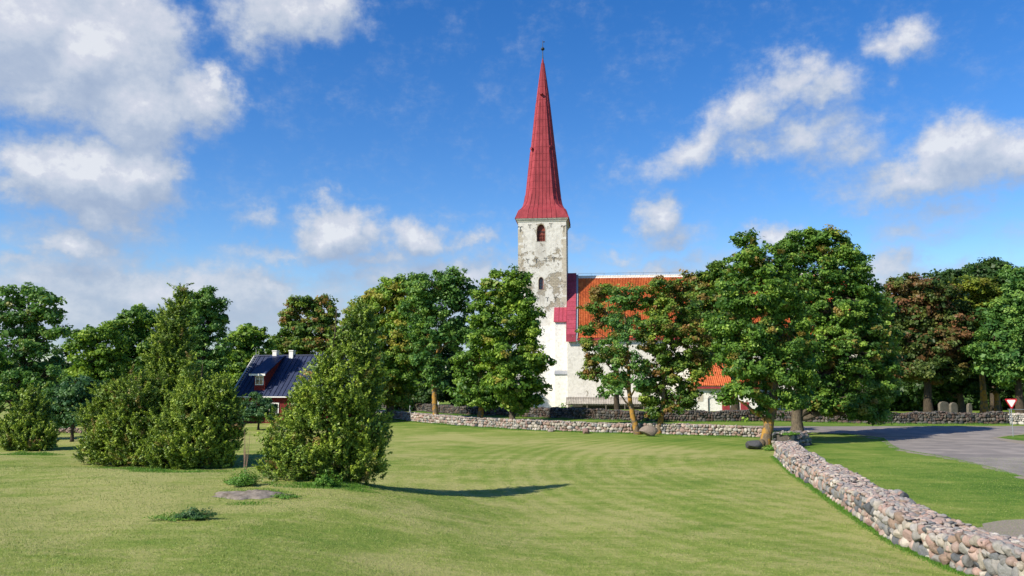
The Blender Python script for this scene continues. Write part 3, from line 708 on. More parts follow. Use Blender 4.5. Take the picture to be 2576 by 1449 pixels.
# --- junipers
def juniper(label, dback, base_px, blobs, seed, aut=.03, per=5.0, leaf=.105, n=58, clr=.30, gap=0):
    return tree('juniper', label, 'juniper', None, base_px, blobs, 'juniper', 'junipers on the lawn', r0=.14, bark=BARKD, seed=seed, spray=True, ls=leaf*.80, per=per*4.2, clr=clr*.82, n=int(n*1.35), aut=aut, dz=.9, twigs=.03, inner=.35, shell=.7, dback=dback, fill=7.0, gap=gap)
juniper('broad cone-shaped juniper casting a long shadow over the lawn, right of the blue-roofed house', 1.3, (830,1216),
     [(910,795,16,30,0),(900,832,36,44,0),(850,858,22,26,.1),(865,905,52,50,-.1),(925,900,22,56,0),(820,935,34,40,.1),(810,985,54,50),(880,990,70,66,-.3),(938,1000,26,70,0),(765,1015,38,44,.1),(725,1085,52,54),(820,1080,86,70,-.4),(910,1090,58,76,-.1),(690,1145,34,44),(770,1155,80,46,-.4),(870,1165,76,48,-.4),(925,1150,30,56,0)], 201, per=4.2)
juniper('tall spire-shaped juniper rising from the juniper thicket', 3.4, (440,1176),
     [(459,735,10,20,0),(454,768,24,34,0),(440,810,36,40,0),(434,858,46,44,0),(428,905,50,44,0),(430,950,56,50,0),(440,1010,50,60,.2),(470,970,40,50,0)], 202, per=4.2, leaf=.12)
juniper('low sprawling juniper at the left side of the thicket', 1.2, (320,1174),
     [(290,1000,46,34,.2),(345,1000,60,50),(250,1045,40,40),(330,1070,74,60,-.3),(400,1060,60,70,-.2),(240,1100,36,40),(300,1120,74,46,-.2),(375,1130,74,50,-.4),(232,1138,30,22),(400,990,40,44,.2)], 203, aut=.07, per=4.2, leaf=.115)
juniper('dense dark juniper at the right side of the thicket with ragged right edge', 1.2, (500,1180),
     [(485,990,44,36,.2),(545,995,42,36),(500,1045,74,60,-.2),(570,1045,34,60),(440,1080,60,60,-.3),(555,1095,48,56),(490,1120,74,60,-.4),(430,1140,64,44,-.4),(555,1145,34,34),(480,930,14,40,.3)], 204, per=4.2, leaf=.115)
juniper('small egg-shaped juniper at the far left', .8, (75,1134),
     [(80,1000,24,28,0),(75,1045,42,46,0),(62,1085,54,42,0),(88,1100,50,36,-.2),(70,1115,50,24,-.2)], 205, per=3.6, leaf=.14, clr=.25)

# --- far wood (one mass)
def far_wood():
    rg = np.random.default_rng(77); ell = []
    for x in np.arange(-330, 60, 9.0):
        Yv = 190+rg.uniform(-12, 12)+(-x)*.05; ell.append(((x+rg.uniform(-3, 3), Yv, 4.2+rg.uniform(-1, 1)), (7.5, 6, 5+rg.uniform(-1.2, 2.6))))
    for x in np.arange(60, 260, 9.0):
        ell.append(((x+rg.uniform(-3, 3), 175+rg.uniform(-10, 10), 5.5), (8, 6, 7+rg.uniform(-1, 2))))
    V, F, ti, au, cen, rad = crown_mesh(rg, ell, .95, .22, 1.7, 26, .1, .2)
    V[:, 2] = np.maximum(V[:, 2]+1, .2)
    o = link('far_wood', npmesh('far_wood', V, F, {'tint': ti, 'aut': au}), L['dark']); tag(o, 'distant belt of dark trees on the horizon', 'wood', kind='stuff')
far_wood()

# ------------------------------------------------------------------ church
A = R(6.0)
o0 = P(1303, 960, 132); CH = Vector((o0.x, 132, gz(o0.x, 132)))
church = empty('church', CH, -A, 'white medieval stone church with tall red spire and orange tiled nave roof', 'church')
U = Vector((math.cos(A), -math.sin(A), 0)); W_ = Vector((math.sin(A), math.cos(A), 0))
def CL(px, py, v):
    """local (u, z) of a photo point on the church's own plane y = v"""
    d = ray(px, py); o = Vector((0, 0, CAM_H))-CH; t = (v-o.dot(W_))/d.dot(W_); p = o+d*t; return p.dot(U), p.z
def plaster(name, white, bare, lo, hi, amt, stains=(), thr=.835):
    """lime plaster, fallen off the masonry in patches between the heights lo and hi"""
    m, nt, b = newmat(name); setspec(b, .15, .9)
    co = objco(nt); sp = nt.nodes.new('ShaderNodeSeparateXYZ'); nlink(nt, co, sp.inputs[0])
    n1 = noise(nt, co, .42, 8, .66, dist=.3); n2 = noise(nt, co, 2.4, 8, .7); n3 = noise(nt, co, 14, 4, .6)
    st = vmth(nt, 'MULTIPLY', co, (1.6, 1.6, .22)).outputs[0]; ns = noise(nt, st, 1.4, 5, .6)
    br = nt.nodes.new('ShaderNodeTexBrick'); br.offset = .5
    swz = nt.nodes.new('ShaderNodeCombineXYZ'); nlink(nt, mth(nt, 'ADD', sp.outputs[0], sp.outputs[1]), swz.inputs[0]); nlink(nt, sp.outputs[2], swz.inputs[1])
    nlink(nt, swz.outputs[0], br.inputs['Vector']); br.inputs['Scale'].default_value = 1
    br.inputs['Brick Width'].default_value = .62; br.inputs['Row Height'].default_value = .26; br.inputs['Mortar Size'].default_value = .03
    br.inputs['Color1'].default_value = (*bare, 1); br.inputs['Color2'].default_value = (*[v*.78 for v in bare], 1); br.inputs['Mortar'].default_value = (*[v*.45 for v in bare], 1)
    wc = ramp(nt, n2.outputs[0], [(.30, tuple(v*.66 for v in white)), (.47, tuple(v*.9 for v in white)), (.62, white)])
    wc = mix(nt, mth(nt, 'MULTIPLY', mrange(nt, ns.outputs[0], .54, .70), .5*min(1, amt+.25)), wc, (.36,.33,.28))
    band = mth(nt, 'MULTIPLY', mrange(nt, sp.outputs[2], lo, lo+2.5), mrange(nt, sp.outputs[2], hi+5, hi-2))
    k = mth(nt, 'MULTIPLY_ADD', n2.outputs[0], .38, n1.outputs[0])
    k = mth(nt, 'MULTIPLY_ADD', band, .13*amt, k)
    bk = mrange(nt, k, thr-.01, thr+.035)
    edge = mth(nt, 'MULTIPLY', mrange(nt, k, thr-.02, thr), mrange(nt, k, thr+.02, thr+.005))
    scf = noise(nt, co, 1.1, 9, .74, dist=.6)
    wc = mix(nt, mth(nt, 'MULTIPLY', mrange(nt, scf.outputs[0], .50, .62), .42*min(1, amt+.1)), wc, (.38,.345,.285))
    c = mix(nt, bk, wc, br.outputs[0]); c = mix(nt, mth(nt, 'MULTIPLY', edge, .4), c, (.16,.13,.10))
    # rain-washed grey streaks under the openings
    for (u0, z1, wd, ln) in stains:
        mx = mrange(nt, mth(nt, 'ABSOLUTE', mth(nt, 'SUBTRACT', sp.outputs[0], u0)), wd, wd*.3)
        mz = mth(nt, 'MULTIPLY', mrange(nt, sp.outputs[2], z1-ln, z1-ln*.2), mrange(nt, sp.outputs[2], z1+.1, z1))
        q = mth(nt, 'MULTIPLY', mth(nt, 'MULTIPLY', mx, mz), mth(nt, 'MULTIPLY_ADD', ns.outputs[0], 1.6, -.25), clamp=True)
        c = mix(nt, mth(nt, 'MULTIPLY', q, .8), c, (.27,.25,.22))
    nlink(nt, c, b.inputs['Base Color'])
    h = mth(nt, 'MULTIPLY_ADD', bk, -.9, mth(nt, 'MULTIPLY_ADD', n3.outputs[0], .15, mth(nt, 'MULTIPLY', n2.outputs[0], .6)))
    bump(nt, b, h, .8, .07); return m
WHT = (.78,.765,.73)
uw, zw = CL(1360, 607, 0); uw2, zw2 = CL(1360, 728, 0)
M_TOWER = plaster('tower_plaster', (.66,.64,.595), (.42,.37,.29), 15, 25, 1.0, [(uw, zw, 1.3, 5.5), (uw2, zw2, .8, 3.0)])
M_WHITE = plaster('lime_wash', WHT, (.45,.40,.32), -5, -3, 0, (), .97)
M_NAVE = plaster('nave_plaster', (.73,.70,.65), (.44,.38,.30), -6, 4, .55, (), .90)
M_QUOIN = plaster('quoin_stone', (.50,.45,.37), (.40,.34,.26), 0, 30, .5)
def metal(name, c, rough=.45, scale=.8):
    m, nt, b = newmat(name); setspec(b, .22, rough); co = objco(nt)
    n = noise(nt, co, scale, 6, .6); st = vmth(nt, 'MULTIPLY', co, (3, 3, .3)).outputs[0]; n2 = noise(nt, st, 1.5, 4, .6)
    f = mth(nt, 'MULTIPLY_ADD', n2.outputs[0], .5, mth(nt, 'MULTIPLY', n.outputs[0], .5))
    st2 = vmth(nt, 'MULTIPLY', co, (2.2, 2.2, .12)).outputs[0]; n3 = noise(nt, st2, .8, 6, .7)
    cc = ramp(nt, f, [(.33, tuple(v*.70 for v in c)), (.5, c), (.66, tuple(min(1, v*1.25+.012) for v in c))])
    cc = mix(nt, mth(nt, 'MULTIPLY', mrange(nt, n3.outputs[0], .52, .70), .35), cc, tuple(v*.5+.02 for v in c))
    nlink(nt, cc, b.inputs['Base Color'])
    nlink(nt, mth(nt, 'MULTIPLY_ADD', n.outputs[0], .25, rough-.1), b.inputs['Roughness'])
    bump(nt, b, n.outputs[0], .35, .05); return m
M_RED = metal('red_painted_metal', (.27,.036,.046), .62)
M_RED2 = metal('faded_red_metal', (.33,.050,.080), .62)
M_GREY = metal('grey_flashing', (.27,.30,.33), .4)
M_SLATE = metal('blue_black_metal_roof', (.020,.030,.072), .55)
M_DARK = simple('dark_iron', (.03,.03,.03), (.015,.015,.015), 5, .5)
M_WOODR = simple('red_brown_wood', (.24,.055,.035), (.13,.03,.02), 6, .6)
M_GLASS = simple('dark_glass', (.05,.055,.065), (.03,.03,.035), 2, .12, .8, 0, 0)
M_TRIM = simple('weathered_white_cornice', (.68,.65,.58), (.45,.42,.37), 2.2, .8)
M_WOODG = simple('grey_wood', (.26,.23,.19), (.13,.11,.09), 8, .8)
M_WHITEP = simple('white_paint', (.78,.77,.74), (.66,.65,.62), 3, .5)
M_ZINC = simple('zinc', (.45,.47,.50), (.33,.35,.38), 5, .35, .5, .6)
def orange():
    m, nt, b = newmat('orange_clay_tile'); setspec(b, .3, .6)
    co = objco(nt); n = noise(nt, co, .5, 4, .6); n2 = noise(nt, co, 6, 3, .6)
    a = nt.nodes.new('ShaderNodeAttribute'); a.attribute_name = 'tint'
    f = mth(nt, 'MULTIPLY_ADD', a.outputs['Fac'], .5, mth(nt, 'MULTIPLY', n2.outputs[0], .5))
    f = mth(nt, 'MULTIPLY_ADD', n.outputs[0], .5, mth(nt, 'SUBTRACT', f, .25))
    c = ramp(nt, f, [(.15, (.30,.060,.020)), (.5, (.50,.11,.028)), (.85, (.62,.19,.06))])
    nlink(nt, c, b.inputs['Base Color']); return m
M_TILE = orange()

TW = CL(1424.5, 700, 0)[0]; TD = 8.3
Z_EAVE = CL(1360, 549, 0)[1]
# ridge and roof planes of the nave
RV = TD/2                                      # the ridge runs through the middle of the tower
rz_ = CL(1600, 697, RV)[1]; ez_ = CL(1600, 850, -4.2)[1]; EV = -4.2
slope = (rz_-ez_)/(RV-EV)
def roof_z(v): return rz_ - abs(v-RV)*slope
NW = -3.75; NU0 = CL(1427, 950, NW)[0]; NU1 = CL(2196, 900, NW)[0]
# tower body
tb = MB().box(0, TW, 0, TD, -.3, Z_EAVE-.55); tower = tb.build('tower', M_TOWER, church)
cw = MB()
for k, (a, z0, z1) in enumerate(((.10, Z_EAVE-.55, Z_EAVE-.33), (.22, Z_EAVE-.33, Z_EAVE-.16), (.34, Z_EAVE-.16, Z_EAVE-.02))):
    cw.box(-a, TW+a, -a, TD+a, z0, z1)
cw.build('cornice', M_TRIM, tower)
# corner stones showing through
qm = MB(); rnd = random.Random(4); z = 1.0
while z < Z_EAVE-1.2:
    h = rnd.uniform(.32, .55); w1, w2 = rnd.uniform(.45, .95), rnd.uniform(.45, .95)
    if z > 11 or rnd.random() < .25:
        if rnd.random() < .85: qm.box(-.012, w1, -.012, .4, z, z+h-.03)
        if rnd.random() < .85: qm.box(TW-w2, TW+.012, -.013, .5, z, z+h-.03)
    z += h
qm.build('quoins', M_QUOIN, tower)
def arch_pts(u, z0, z1, w, n=7, pointed=True):
    """outline of a pointed arch opening, in u,z"""
    hw = w/2; rise = w*.75; pts = [(u-hw, z0), (u+hw, z0)]
    for i in range(n+1):
        t = i/n; a = t*math.pi/2; pts.append((u+hw*(math.cos(a)**(.9)), z1-rise+rise*math.sin(a)**(1.25)))
    for i in range(1, n+1):
        t = 1-i/n; a = t*math.pi/2; pts.append((u-hw*(math.cos(a)**.9), z1-rise+rise*math.sin(a)**1.25))
    return pts
def ring_frame(outer, inner, y0, y1):
    mb = MB(); n = len(outer)
    V = [(x, y, z) for y in (y0, y1) for pts in (outer, inner) for x, z in pts]
    F = []
    for i in range(n):
        j = (i+1) % n; F += [(i, j, n+j, n+i), (2*n+j, 2*n+i, 3*n+i, 3*n+j), (i, 2*n+i, 2*n+j, j), (n+j, 3*n+j, 3*n+i, n+i)]
    return mb.add(V, F)
def cut(obj_, pts, y0, y1):
    c = MB().prism(pts, y0, y1).build('cutter', None); c.parent = church; bpy.context.view_layer.update()
    md = obj_.modifiers.new('opening', 'BOOLEAN'); md.object = c; md.operation = 'DIFFERENCE'; md.solver = 'EXACT'
    dg = bpy.context.evaluated_depsgraph_get(); me = bpy.data.meshes.new_from_object(obj_.evaluated_get(dg))
    obj_.modifiers.clear(); obj_.data = me; bpy.data.objects.remove(c)
# belfry window
z0, z1 = CL(1360, 607, 0)[1], CL(1360, 564, 0)[1]; ub = CL(1360.5, 590, 0)[0]
op = arch_pts(ub, z0, z1, 1.4)
lz0, lz1 = CL(1360, 728, 0)[1], CL(1360, 697, 0)[1]; lu = CL(1360.5, 710, 0)[0]
op2 = arch_pts(lu, lz0, lz1, .82)
cut(tower, op, -1, .8); cut(tower, op2, -1, .6)
bw = empty('belfry_window', (0, 0, 0)); bpy.data.objects.remove(bw)
bwin = MB().prism(op, .45, .60).build('belfry_window', M_WOODR, tower)
sh = MB(); zz = z0+1.15
sh.box(ub-.69, ub+.69, .36, .44, z0+1.12, z0+1.24)
for k in range(5): u = ub-.52+k*.26; sh.tube([(u, .38, z0), (u, .38, z0+.3), (u, .38, z0+.6), (u, .38, z0+.9), (u, .38, z0+1.12)], [.09, .05, .095, .05, .08], 8)
sh.box(ub-.69, ub+.69, .34, .44, z0, z0+.1)
sh.build('balustrade', M_WOODR, bwin)
tr = MB().box(ub-.66, ub+.66, .38, .45, z1-1.28, z1-1.15); tr.box(ub-.5, ub-.42, .39, .45, z0+1.24, z1-1.28); tr.box(ub+.40, ub+.48, .39, .45, z0+1.24, z1-1.28)
tr.build('transom', M_DARK, bwin)
fr = ring_frame(arch_pts(ub, z0-.02, z1+.16, 1.64), op, -.035, .1).build('window_surround', M_QUOIN, tower)
w2 = MB().prism(op2, .42, .55).build('lancet_window', M_GLASS, tower)
ring_frame(op2, arch_pts(lu, lz0+.12, lz1-.2, .56), .34, .43).build('window_frame', M_WOODR, w2)
mu = MB().box(lu-.03, lu+.03, .36, .43, lz0+.1, lz1-.3)
for k in range(4): mu.box(lu-.3, lu+.3, .365, .425, lz0+.5+k*.6, lz0+.54+k*.6)
mu.build('glazing_bars', M_WOODR, w2)
ring_frame(arch_pts(lu, lz0-.02, lz1+.12, 1.0), op2, -.03, .1).build('window_surround', M_QUOIN, tower)
# side windows of the tower (its east face is a dark sliver)
for zc in (z0, ):
    MB().box(TW-.02, TW+.06, TD/2-.8, TD/2+.8, zc, zc+2.6).build('side_window', M_WOODR, tower)
# wall anchors: a short iron bar with two curled arms
def anchor(px, py, s=1.0):
    s *= .78
    u, z = CL(px, py, 0); mb = MB(); y = -.05; r = .022*s+.010
    mb.tube([(u, y, z-.75*s), (u, y, z+.05*s)], [r, r], 6)
    for sg in (-1, 1):
        mb.tube([(u+sg*.0, y, z), (u+sg*.12*s, y, z+.2*s), (u+sg*.32*s, y, z+.22*s), (u+sg*.45*s, y, z+.05*s)], [r, r, r, r*.8], 6)
    mb.build('wall_anchor', M_DARK, tower)
for a_ in ((1308,573,1.3),(1332,567,.9),(1385,564,.9),(1417.5,571,1.4),(1327,654,.9),(1348.5,653,1),(1372.5,651,1),(1392.5,650,1),(1376,750,.9),(1397,749,.9),(1352,751,.9)): anchor(*a_)

# spire: eight-sided, swept out to a square at the eaves
tip = CL(1363.5, 140, RV)[1]
def hw(py, l, r): a = CL(l, py, RV)[0]; b = CL(r, py, RV)[0]; return (b-a)/2, CL(l, py, RV)[1]
cu, cv = TW/2, TD/2
prof = []
for py, l, r, cut_ in ((545,1297,1428,.02),(541,1301,1424,.10),(534,1307,1418,.20),(525,1312.5,1414,.30),(513,1316,1411.5,.37),(498,1318.5,1409,.40),(374,1332,1393.5,.45),(233,1349,1377.5,.52),(160,1360.5,1367.5,.56)):
    w, z = hw(py, l, r); prof.append((z, w*.955, cut_))
prof[0] = (Z_EAVE-.02, TW/2+.52, .02)
def ringp(z, w, c):
    k = w*(1-c); return [(cu-k, cv-w, z), (cu+k, cv-w, z), (cu+w, cv-k, z), (cu+w, cv+k, z), (cu+k, cv+w, z), (cu-k, cv+w, z), (cu-w, cv+k, z), (cu-w, cv-k, z)]
V = []; F = []
for q in prof: V += ringp(*q)
n = len(prof)
for i in range(n-1):
    for k in range(8): F.append((i*8+k, i*8+(k+1) % 8, (i+1)*8+(k+1) % 8, (i+1)*8+k))
V.append((cu, cv, tip)); F += [((n-1)*8+k, (n-1)*8+(k+1) % 8, n*8) for k in range(8)]; F.append(tuple(range(7, -1, -1)))
spire = MB().add(V, F).build('spire', M_RED, church)
# standing seams
sm = MB(); Zs = [q[0] for q in prof]
def edge_pt(i, k, t):
    a = Vector(V[i*8+k]); b = Vector(V[i*8+(k+1) % 8]); return a.lerp(b, t)
for k in range(8):
    wide = k % 2 == 0
    Wb = (Vector(V[5*8+k])-Vector(V[5*8+(k+1) % 8])).length; m_ = 6 if wide else 2
    for j in range(m_+1):
        # seams keep their distance from the middle, so they die out on the hips higher up
        x = (j/m_-.5)*Wb; pts = []
        for i in range(n):
            a = Vector(V[i*8+k]); b = Vector(V[i*8+(k+1) % 8]); Ln = (b-a).length
            xx = x*(1+.35*(max(0, 5-i)/5)) if i < 5 else x
            if Ln < 1e-3 or abs(xx) > Ln/2+.02:
                if i > 5 and pts and Ln > 0: 
                    L0 = (Vector(V[(i-1)*8+k])-Vector(V[(i-1)*8+(k+1) % 8])).length
                    if L0/2 > abs(x):
                        t = (L0/2-abs(x))/(L0/2-Ln/2+1e-6); p0 = pts[-1]; c0 = (a+b)/2+(b-a).normalized()*max(-Ln/2, min(Ln/2, x)); pts.append(p0.lerp(c0, min(1, t)))
                break
            pts.append((a+b)/2+(b-a).normalized()*xx if Ln > 0 else a)
        nr = Vector(((0,-1),(1,-1),(1,0),(1,1),(0,1),(-1,1),(-1,0),(-1,-1))[k]+(0,)).normalized()*.03
        for p, q in zip(pts[:-1], pts[1:]):
            if (q-p).length > .05: sm.bar(p+nr, q+nr, .05, .07)
    # cross joints of the sheets
    if wide or k in (1, 7):
        for zc in np.arange(prof[5][0]+1, tip-4, 1.25):
            i = max(i_ for i_ in range(n) if Zs[i_] <= zc); j_ = min(i+1, n-1)
            if j_ == i: continue
            t = (zc-Zs[i])/(Zs[j_]-Zs[i]); p = Vector(V[i*8+k]).lerp(Vector(V[j_*8+k]), t); q = Vector(V[i*8+(k+1) % 8]).lerp(Vector(V[j_*8+(k+1) % 8]), t)
            nr = Vector(((0,-1),(1,-1),(1,0),(1,1),(0,1),(-1,1),(-1,0),(-1,-1))[k]+(0,)).normalized()*.012
            sm.bar(p+nr, q+nr, .03, .03)
sm.build('seams', M_RED, spire)
# little round hatches
def hatch(px, py, v, nrm):
    u, z = CL(px, py, v); c = Vector((u, v, z)); nv = Vector(nrm).normalized()
    MB().tube([c-nv*.3, c+nv*.10], [.27, .27], 14).build('hatch', M_RED, spire)
hatch(1360, 234, RV-1.45, (0, -1, .07)); hatch(1360, 538, RV-3.75, (0, -1, .5)); hatch(1385, 369, RV-1.9, (1, -1, .07)); hatch(1336, 374, RV-1.9, (-1, -1, .07))
# finial
fz = tip-.2; ftop = CL(1363.5, 101, RV)[1]; bz = CL(1363.5, 123.5, RV)[1]
fin = MB().tube([(cu, cv, fz-.6), (cu, cv, fz+.5), (cu, cv, ftop-.6), (cu, cv, ftop)], [.12, .06, .045, .02], 8).build('finial', M_DARK, church)
b_ = MB(); vs, fs = ico(2); b_.add([(cu+x*.33, cv+y*.33, bz+z_*.30) for x, y, z_ in vs], [tuple(f) for f in fs]); b_.build('ball', M_DARK, fin, True)
MB().bar((cu, cv, ftop-.35), (cu+.38, cv, ftop-.35), .03, .16).build('vane', M_DARK, fin)

# nave
nw = MB()
zE = roof_z(NW)
n1 = NU1
bk = 2*RV-NW
nw.add([(NU0,NW,-.3),(n1,NW,-.3),(n1,bk,-.3),(NU0,bk,-.3),(NU0,NW,zE-.1),(n1,NW,zE-.1),(n1,bk,zE-.1),(NU0,bk,zE-.1),(NU0,RV,rz_-.15),(n1,RV,rz_-.15)],
       [(0,1,5,4),(2,3,7,6),(0,4,8,7,3),(1,2,6,9,5),(4,5,9,8),(6,7,8,9)])
nave = nw.build('nave_wall', M_NAVE, church)
ou, _ = CL(1513, 999, NW); oz = CL(1513, 999, NW)[1]
MB().box(ou-.5, ou+.7, NW-.03, NW+.1, oz-.15, oz+.45).build('vent_opening', M_DARK, nave)
def tile_roof(name, u0, u1, vR, zR, vE, zE_, parent, tw=.27, th=.36, mat=M_TILE, lift=.12):
    """pantiles: waves across, a small step at each course; from ridge down to the eaves"""
    Ls = math.hypot(vE-vR, zE_-zR); rows = int(Ls/th); cols = int((u1-u0)/tw)
    sub = 5; us = np.linspace(0, cols, cols*sub+1)
    ph = us % 1.0; wave = .05*np.sin(2*np.pi*ph)+.02*np.sin(4*np.pi*ph)
    ss = []; hs = []
    for r in range(rows): ss += [r, r+.985]; hs += [0, .055]
    ss = np.array(ss)/rows; hs = np.array(hs)
    d = np.array([0, vE-vR, zE_-zR])/Ls; nr = np.array([0, d[2], -d[1]]); nr = nr if nr[2] > 0 else -nr
    Uu, Sg = np.meshgrid(us/cols*(u1-u0)+u0, ss); Hh = lift+hs[:, None]+wave[None]
    X = Uu; Yy = vR+(vE-vR)*Sg+nr[1]*Hh; Zz = zR+(zE_-zR)*Sg+nr[2]*Hh
    V_ = np.stack([X, Yy, Zz], -1).reshape(-1, 3); ny, nx = X.shape
    i = np.arange(ny-1)[:, None]*nx+np.arange(nx-1)[None]; F_ = np.stack([i, i+nx, i+nx+1, i+1], -1).reshape(-1, 4)
    rg = np.random.default_rng(5); tt = rg.uniform(.15, .85, (rows, cols)); ti = np.repeat(np.repeat(tt, 2, 0)[:ny-1], sub, 1)
    # joints between courses fall darker by their own shadow only
    return link(name, npmesh(name, V_, F_, {'tint': ti.ravel()}), mat, parent, False)
RU0 = CL(1453.5, 760, 0)[0]
nroof = tile_roof('nave_roof', RU0, NU1+.3, RV, rz_, EV, ez_, church)
MB().add([(RU0, RV, rz_+.05), (NU1+.3, RV, rz_+.05), (NU1+.3, 2*RV-EV, ez_+.05), (RU0, 2*RV-EV, ez_+.05)], [(0, 1, 2, 3)]).build('rear_slope', M_TILE, nroof)
rc = MB()
x = RU0
while x < NU1:
    rc.tube([(x, RV, rz_+.13), (x+.40, RV, rz_+.16)], [.20, .23], 8); x += .42
rc.build('ridge_cap', M_TRIM, nroof)
rcp = MB(); a_ = .62; nz = slope
rcp.add([(RU0, RV, rz_+.30), (NU1, RV, rz_+.30), (NU1, RV-.28, rz_+.32-.28*slope), (RU0, RV-.28, rz_+.32-.28*slope), (RU0, RV, rz_+.2), (NU1, RV, rz_+.2), (NU1, RV-.28, rz_+.2-.28*slope), (RU0, RV-.28, rz_+.2-.28*slope)],
        [(0,1,2,3),(7,6,5,4),(3,2,6,7),(0,4,5,1),(0,3,7,4),(1,5,6,2)])
rcp.build('ridge_mortar', M_WHITEP, nroof)
lr = MB(); lr.tube([(RU0, RV, rz_+.75), (NU1, RV, rz_+.75)], [.018, .018], 5)
for x in np.arange(RU0, NU1, 2.2): lr.tube([(x, RV, rz_+.3), (x, RV, rz_+.76)], [.018, .018], 5)
lr.build('lightning_wire', M_DARK, nroof)
MB().box(RU0-.1, NU1+.3, EV-.12, EV+.1, ez_-.32, ez_-.02).build('eaves_board', M_RED, nroof)
# metal clad gable strip between tower and tiles
def strip(name, u0, u1, zoff, v0, v1, mat, t=.35):
    mb = MB(); a = [(v0, roof_z(v0)+zoff), (v1, roof_z(v1)+zoff)]
    mb.add([(u0, a[0][0], a[0][1]), (u1, a[0][0], a[0][1]), (u1, a[1][0], a[1][1]), (u0, a[1][0], a[1][1]),
            (u0, a[0][0], a[0][1]-t), (u1, a[0][0], a[0][1]-t), (u1, a[1][0], a[1][1]-t), (u0, a[1][0], a[1][1]-t)],
           [(0,1,2,3),(7,6,5,4),(0,4,5,1),(1,5,6,2),(2,6,7,3),(3,7,4,0)])
    return mb.build(name, mat, church)
SU1 = CL(1448.5, 760, 0)[0]
gs = strip('gable_cladding', TW+.004, SU1, .85, EV-.15, RV, M_RED2, 1.2)
gm = MB()
for k in range(1, 14):
    v = EV+(RV-EV)*k/14; gm.bar((TW+.02, v, roof_z(v)+.87), (SU1, v, roof_z(v)+.87), .04, .04)
gm.bar((TW+.02, RV-.02, roof_z(RV)+.80), (TW+.02, EV, roof_z(EV)+.80), .03, .12); gm.build('seams', M_RED, gs)
strip('gable_flashing', SU1+.003, RU0-.003, .55, EV-.1, RV, M_GREY, .9)
gb = strip('gable_rear', TW+.004, RU0, .5, RV+.01, 2*RV-EV, M_RED2, 1.0)
# lean block between tower and nave with its own little red roof
bu0 = CL(1396, 950, -2.0)[0]; zt0 = CL(1410, 773, 0)[1]; zt1 = CL(1410, 808, -2.2)[1]
MB().add([(bu0,-2.0,-.3),(NU0+.3,-2.0,-.3),(NU0+.3,0,-.3),(bu0,0,-.3),(bu0,-2.0,zt1-.05),(NU0+.3,-2.0,zt1-.05),(NU0+.3,0,zt0-.15),(bu0,0,zt0-.15)],
         [(0,1,5,4),(1,2,6,5),(2,3,7,6),(3,0,4,7),(4,5,6,7),(3,2,1,0)]).build('buttress', M_WHITE, church)
fb = MB().add([(bu0-.18,-2.3,zt1),(TW+.1,-2.3,zt1),(TW+.1,-.01,zt0),(bu0-.18,-.01,zt0),(bu0-.18,-2.3,zt1-.14),(TW+.1,-2.3,zt1-.14),(TW+.1,-.01,zt0-.14),(bu0-.18,-.01,zt0-.14)],
         [(0,1,2,3),(7,6,5,4),(0,4,5,1),(1,5,6,2),(2,6,7,3),(3,7,4,0)]).build('buttress_roof', M_RED2, church)
bs = MB()
for k in range(1, 3): u = bu0+(TW-bu0)*k/3; bs.bar((u,-2.3,zt1+.02),(u,-.02,zt0+.02),.05,.05)
bs.build('seams', M_RED, fb)
# lower, thicker foot of the buttress with a zinc ledge; white washed skin on the tower foot
lz = CL(1410, 940, -2.5)[1]; lz2 = CL(1410, 932, -2.0)[1]
MB().box(bu0-.02, NU0-.02, -2.55, -2.005, -.3, lz-.05).build('buttress_foot', M_WHITE, church)
MB().add([(bu0-.1,-2.7,lz-.05),(NU0-.03,-2.7,lz-.05),(NU0-.03,-2.008,lz2),(bu0-.1,-2.008,lz2),(bu0-.1,-2.7,lz-.15),(NU0-.03,-2.7,lz-.15),(NU0-.03,-2.008,lz-.15),(bu0-.1,-2.008,lz-.15)],
         [(0,1,2,3),(7,6,5,4),(0,4,5,1),(1,5,6,2),(2,6,7,3),(3,7,4,0)]).build('ledge', M_ZINC, church)
MB().box(-.35, bu0-.004, -.28, -.002, -.3, CL(1380, 822, 0)[1]).build('tower_foot', M_WHITE, church)
MB().tube([(NU0+.9, NW-.1, zE-.9), (NU0+.9, NW-.5, zE-.75), (NU0+.9, NW-.55, zE-.2)], [.07]*3, 8).build('gutter_spout', M_ZINC, church)
# annex with its own tiled roof
AV = -11.5; au0 = CL(1746, 1000, AV+.4)[0]; au1 = CL(1905, 1000, AV+.4)[0]
az_e = CL(1800, 972, AV)[1]; az_r = CL(1760, 890, NW)[1]
MB().add([(au0,AV+.4,-.3),(au1,AV+.4,-.3),(au1,NW+.01,-.3),(au0,NW+.01,-.3),(au0,AV+.4,az_e+.2),(au1,AV+.4,az_e+.2),(au1,NW+.01,az_r-.1),(au0,NW+.01,az_r-.1)],
         [(0,1,5,4),(1,2,6,5),(2,3,7,6),(3,0,4,7),(4,5,6,7),(3,2,1,0)]).build('annex_wall', M_WHITE, church)
ar = tile_roof('annex_roof', au0-.3, au1+.3, NW, az_r, AV, az_e, church, .30, .40)
MB().box(au0-.35, au1+.35, AV-.12, AV+.06, az_e-.32, az_e-.02).build('eaves_board', M_RED, ar)
du, dz_ = CL(1824, 1035, AV+.4); dt = CL(1824, 1013, AV+.4)[1]
MB().box(du-.45, du+.65, AV+.33, AV+.45, -.1, dt+.3).build('door', M_RED, church)
du, dz_ = CL(1873, 1035, AV+.4); MB().box(du-.6, du+.6, AV+.33, AV+.45, -.1, dt+.1).build('door', M_RED, church)
nu, nz_ = CL(1761, 1001, AV+.4); MB().box(nu-.42, nu+.42, AV+.37, AV+.41, nz_-.5, nz_+.55).build('blind_window', M_QUOIN, church)
hu, hz = CL(1781, 1015, AV+.4)
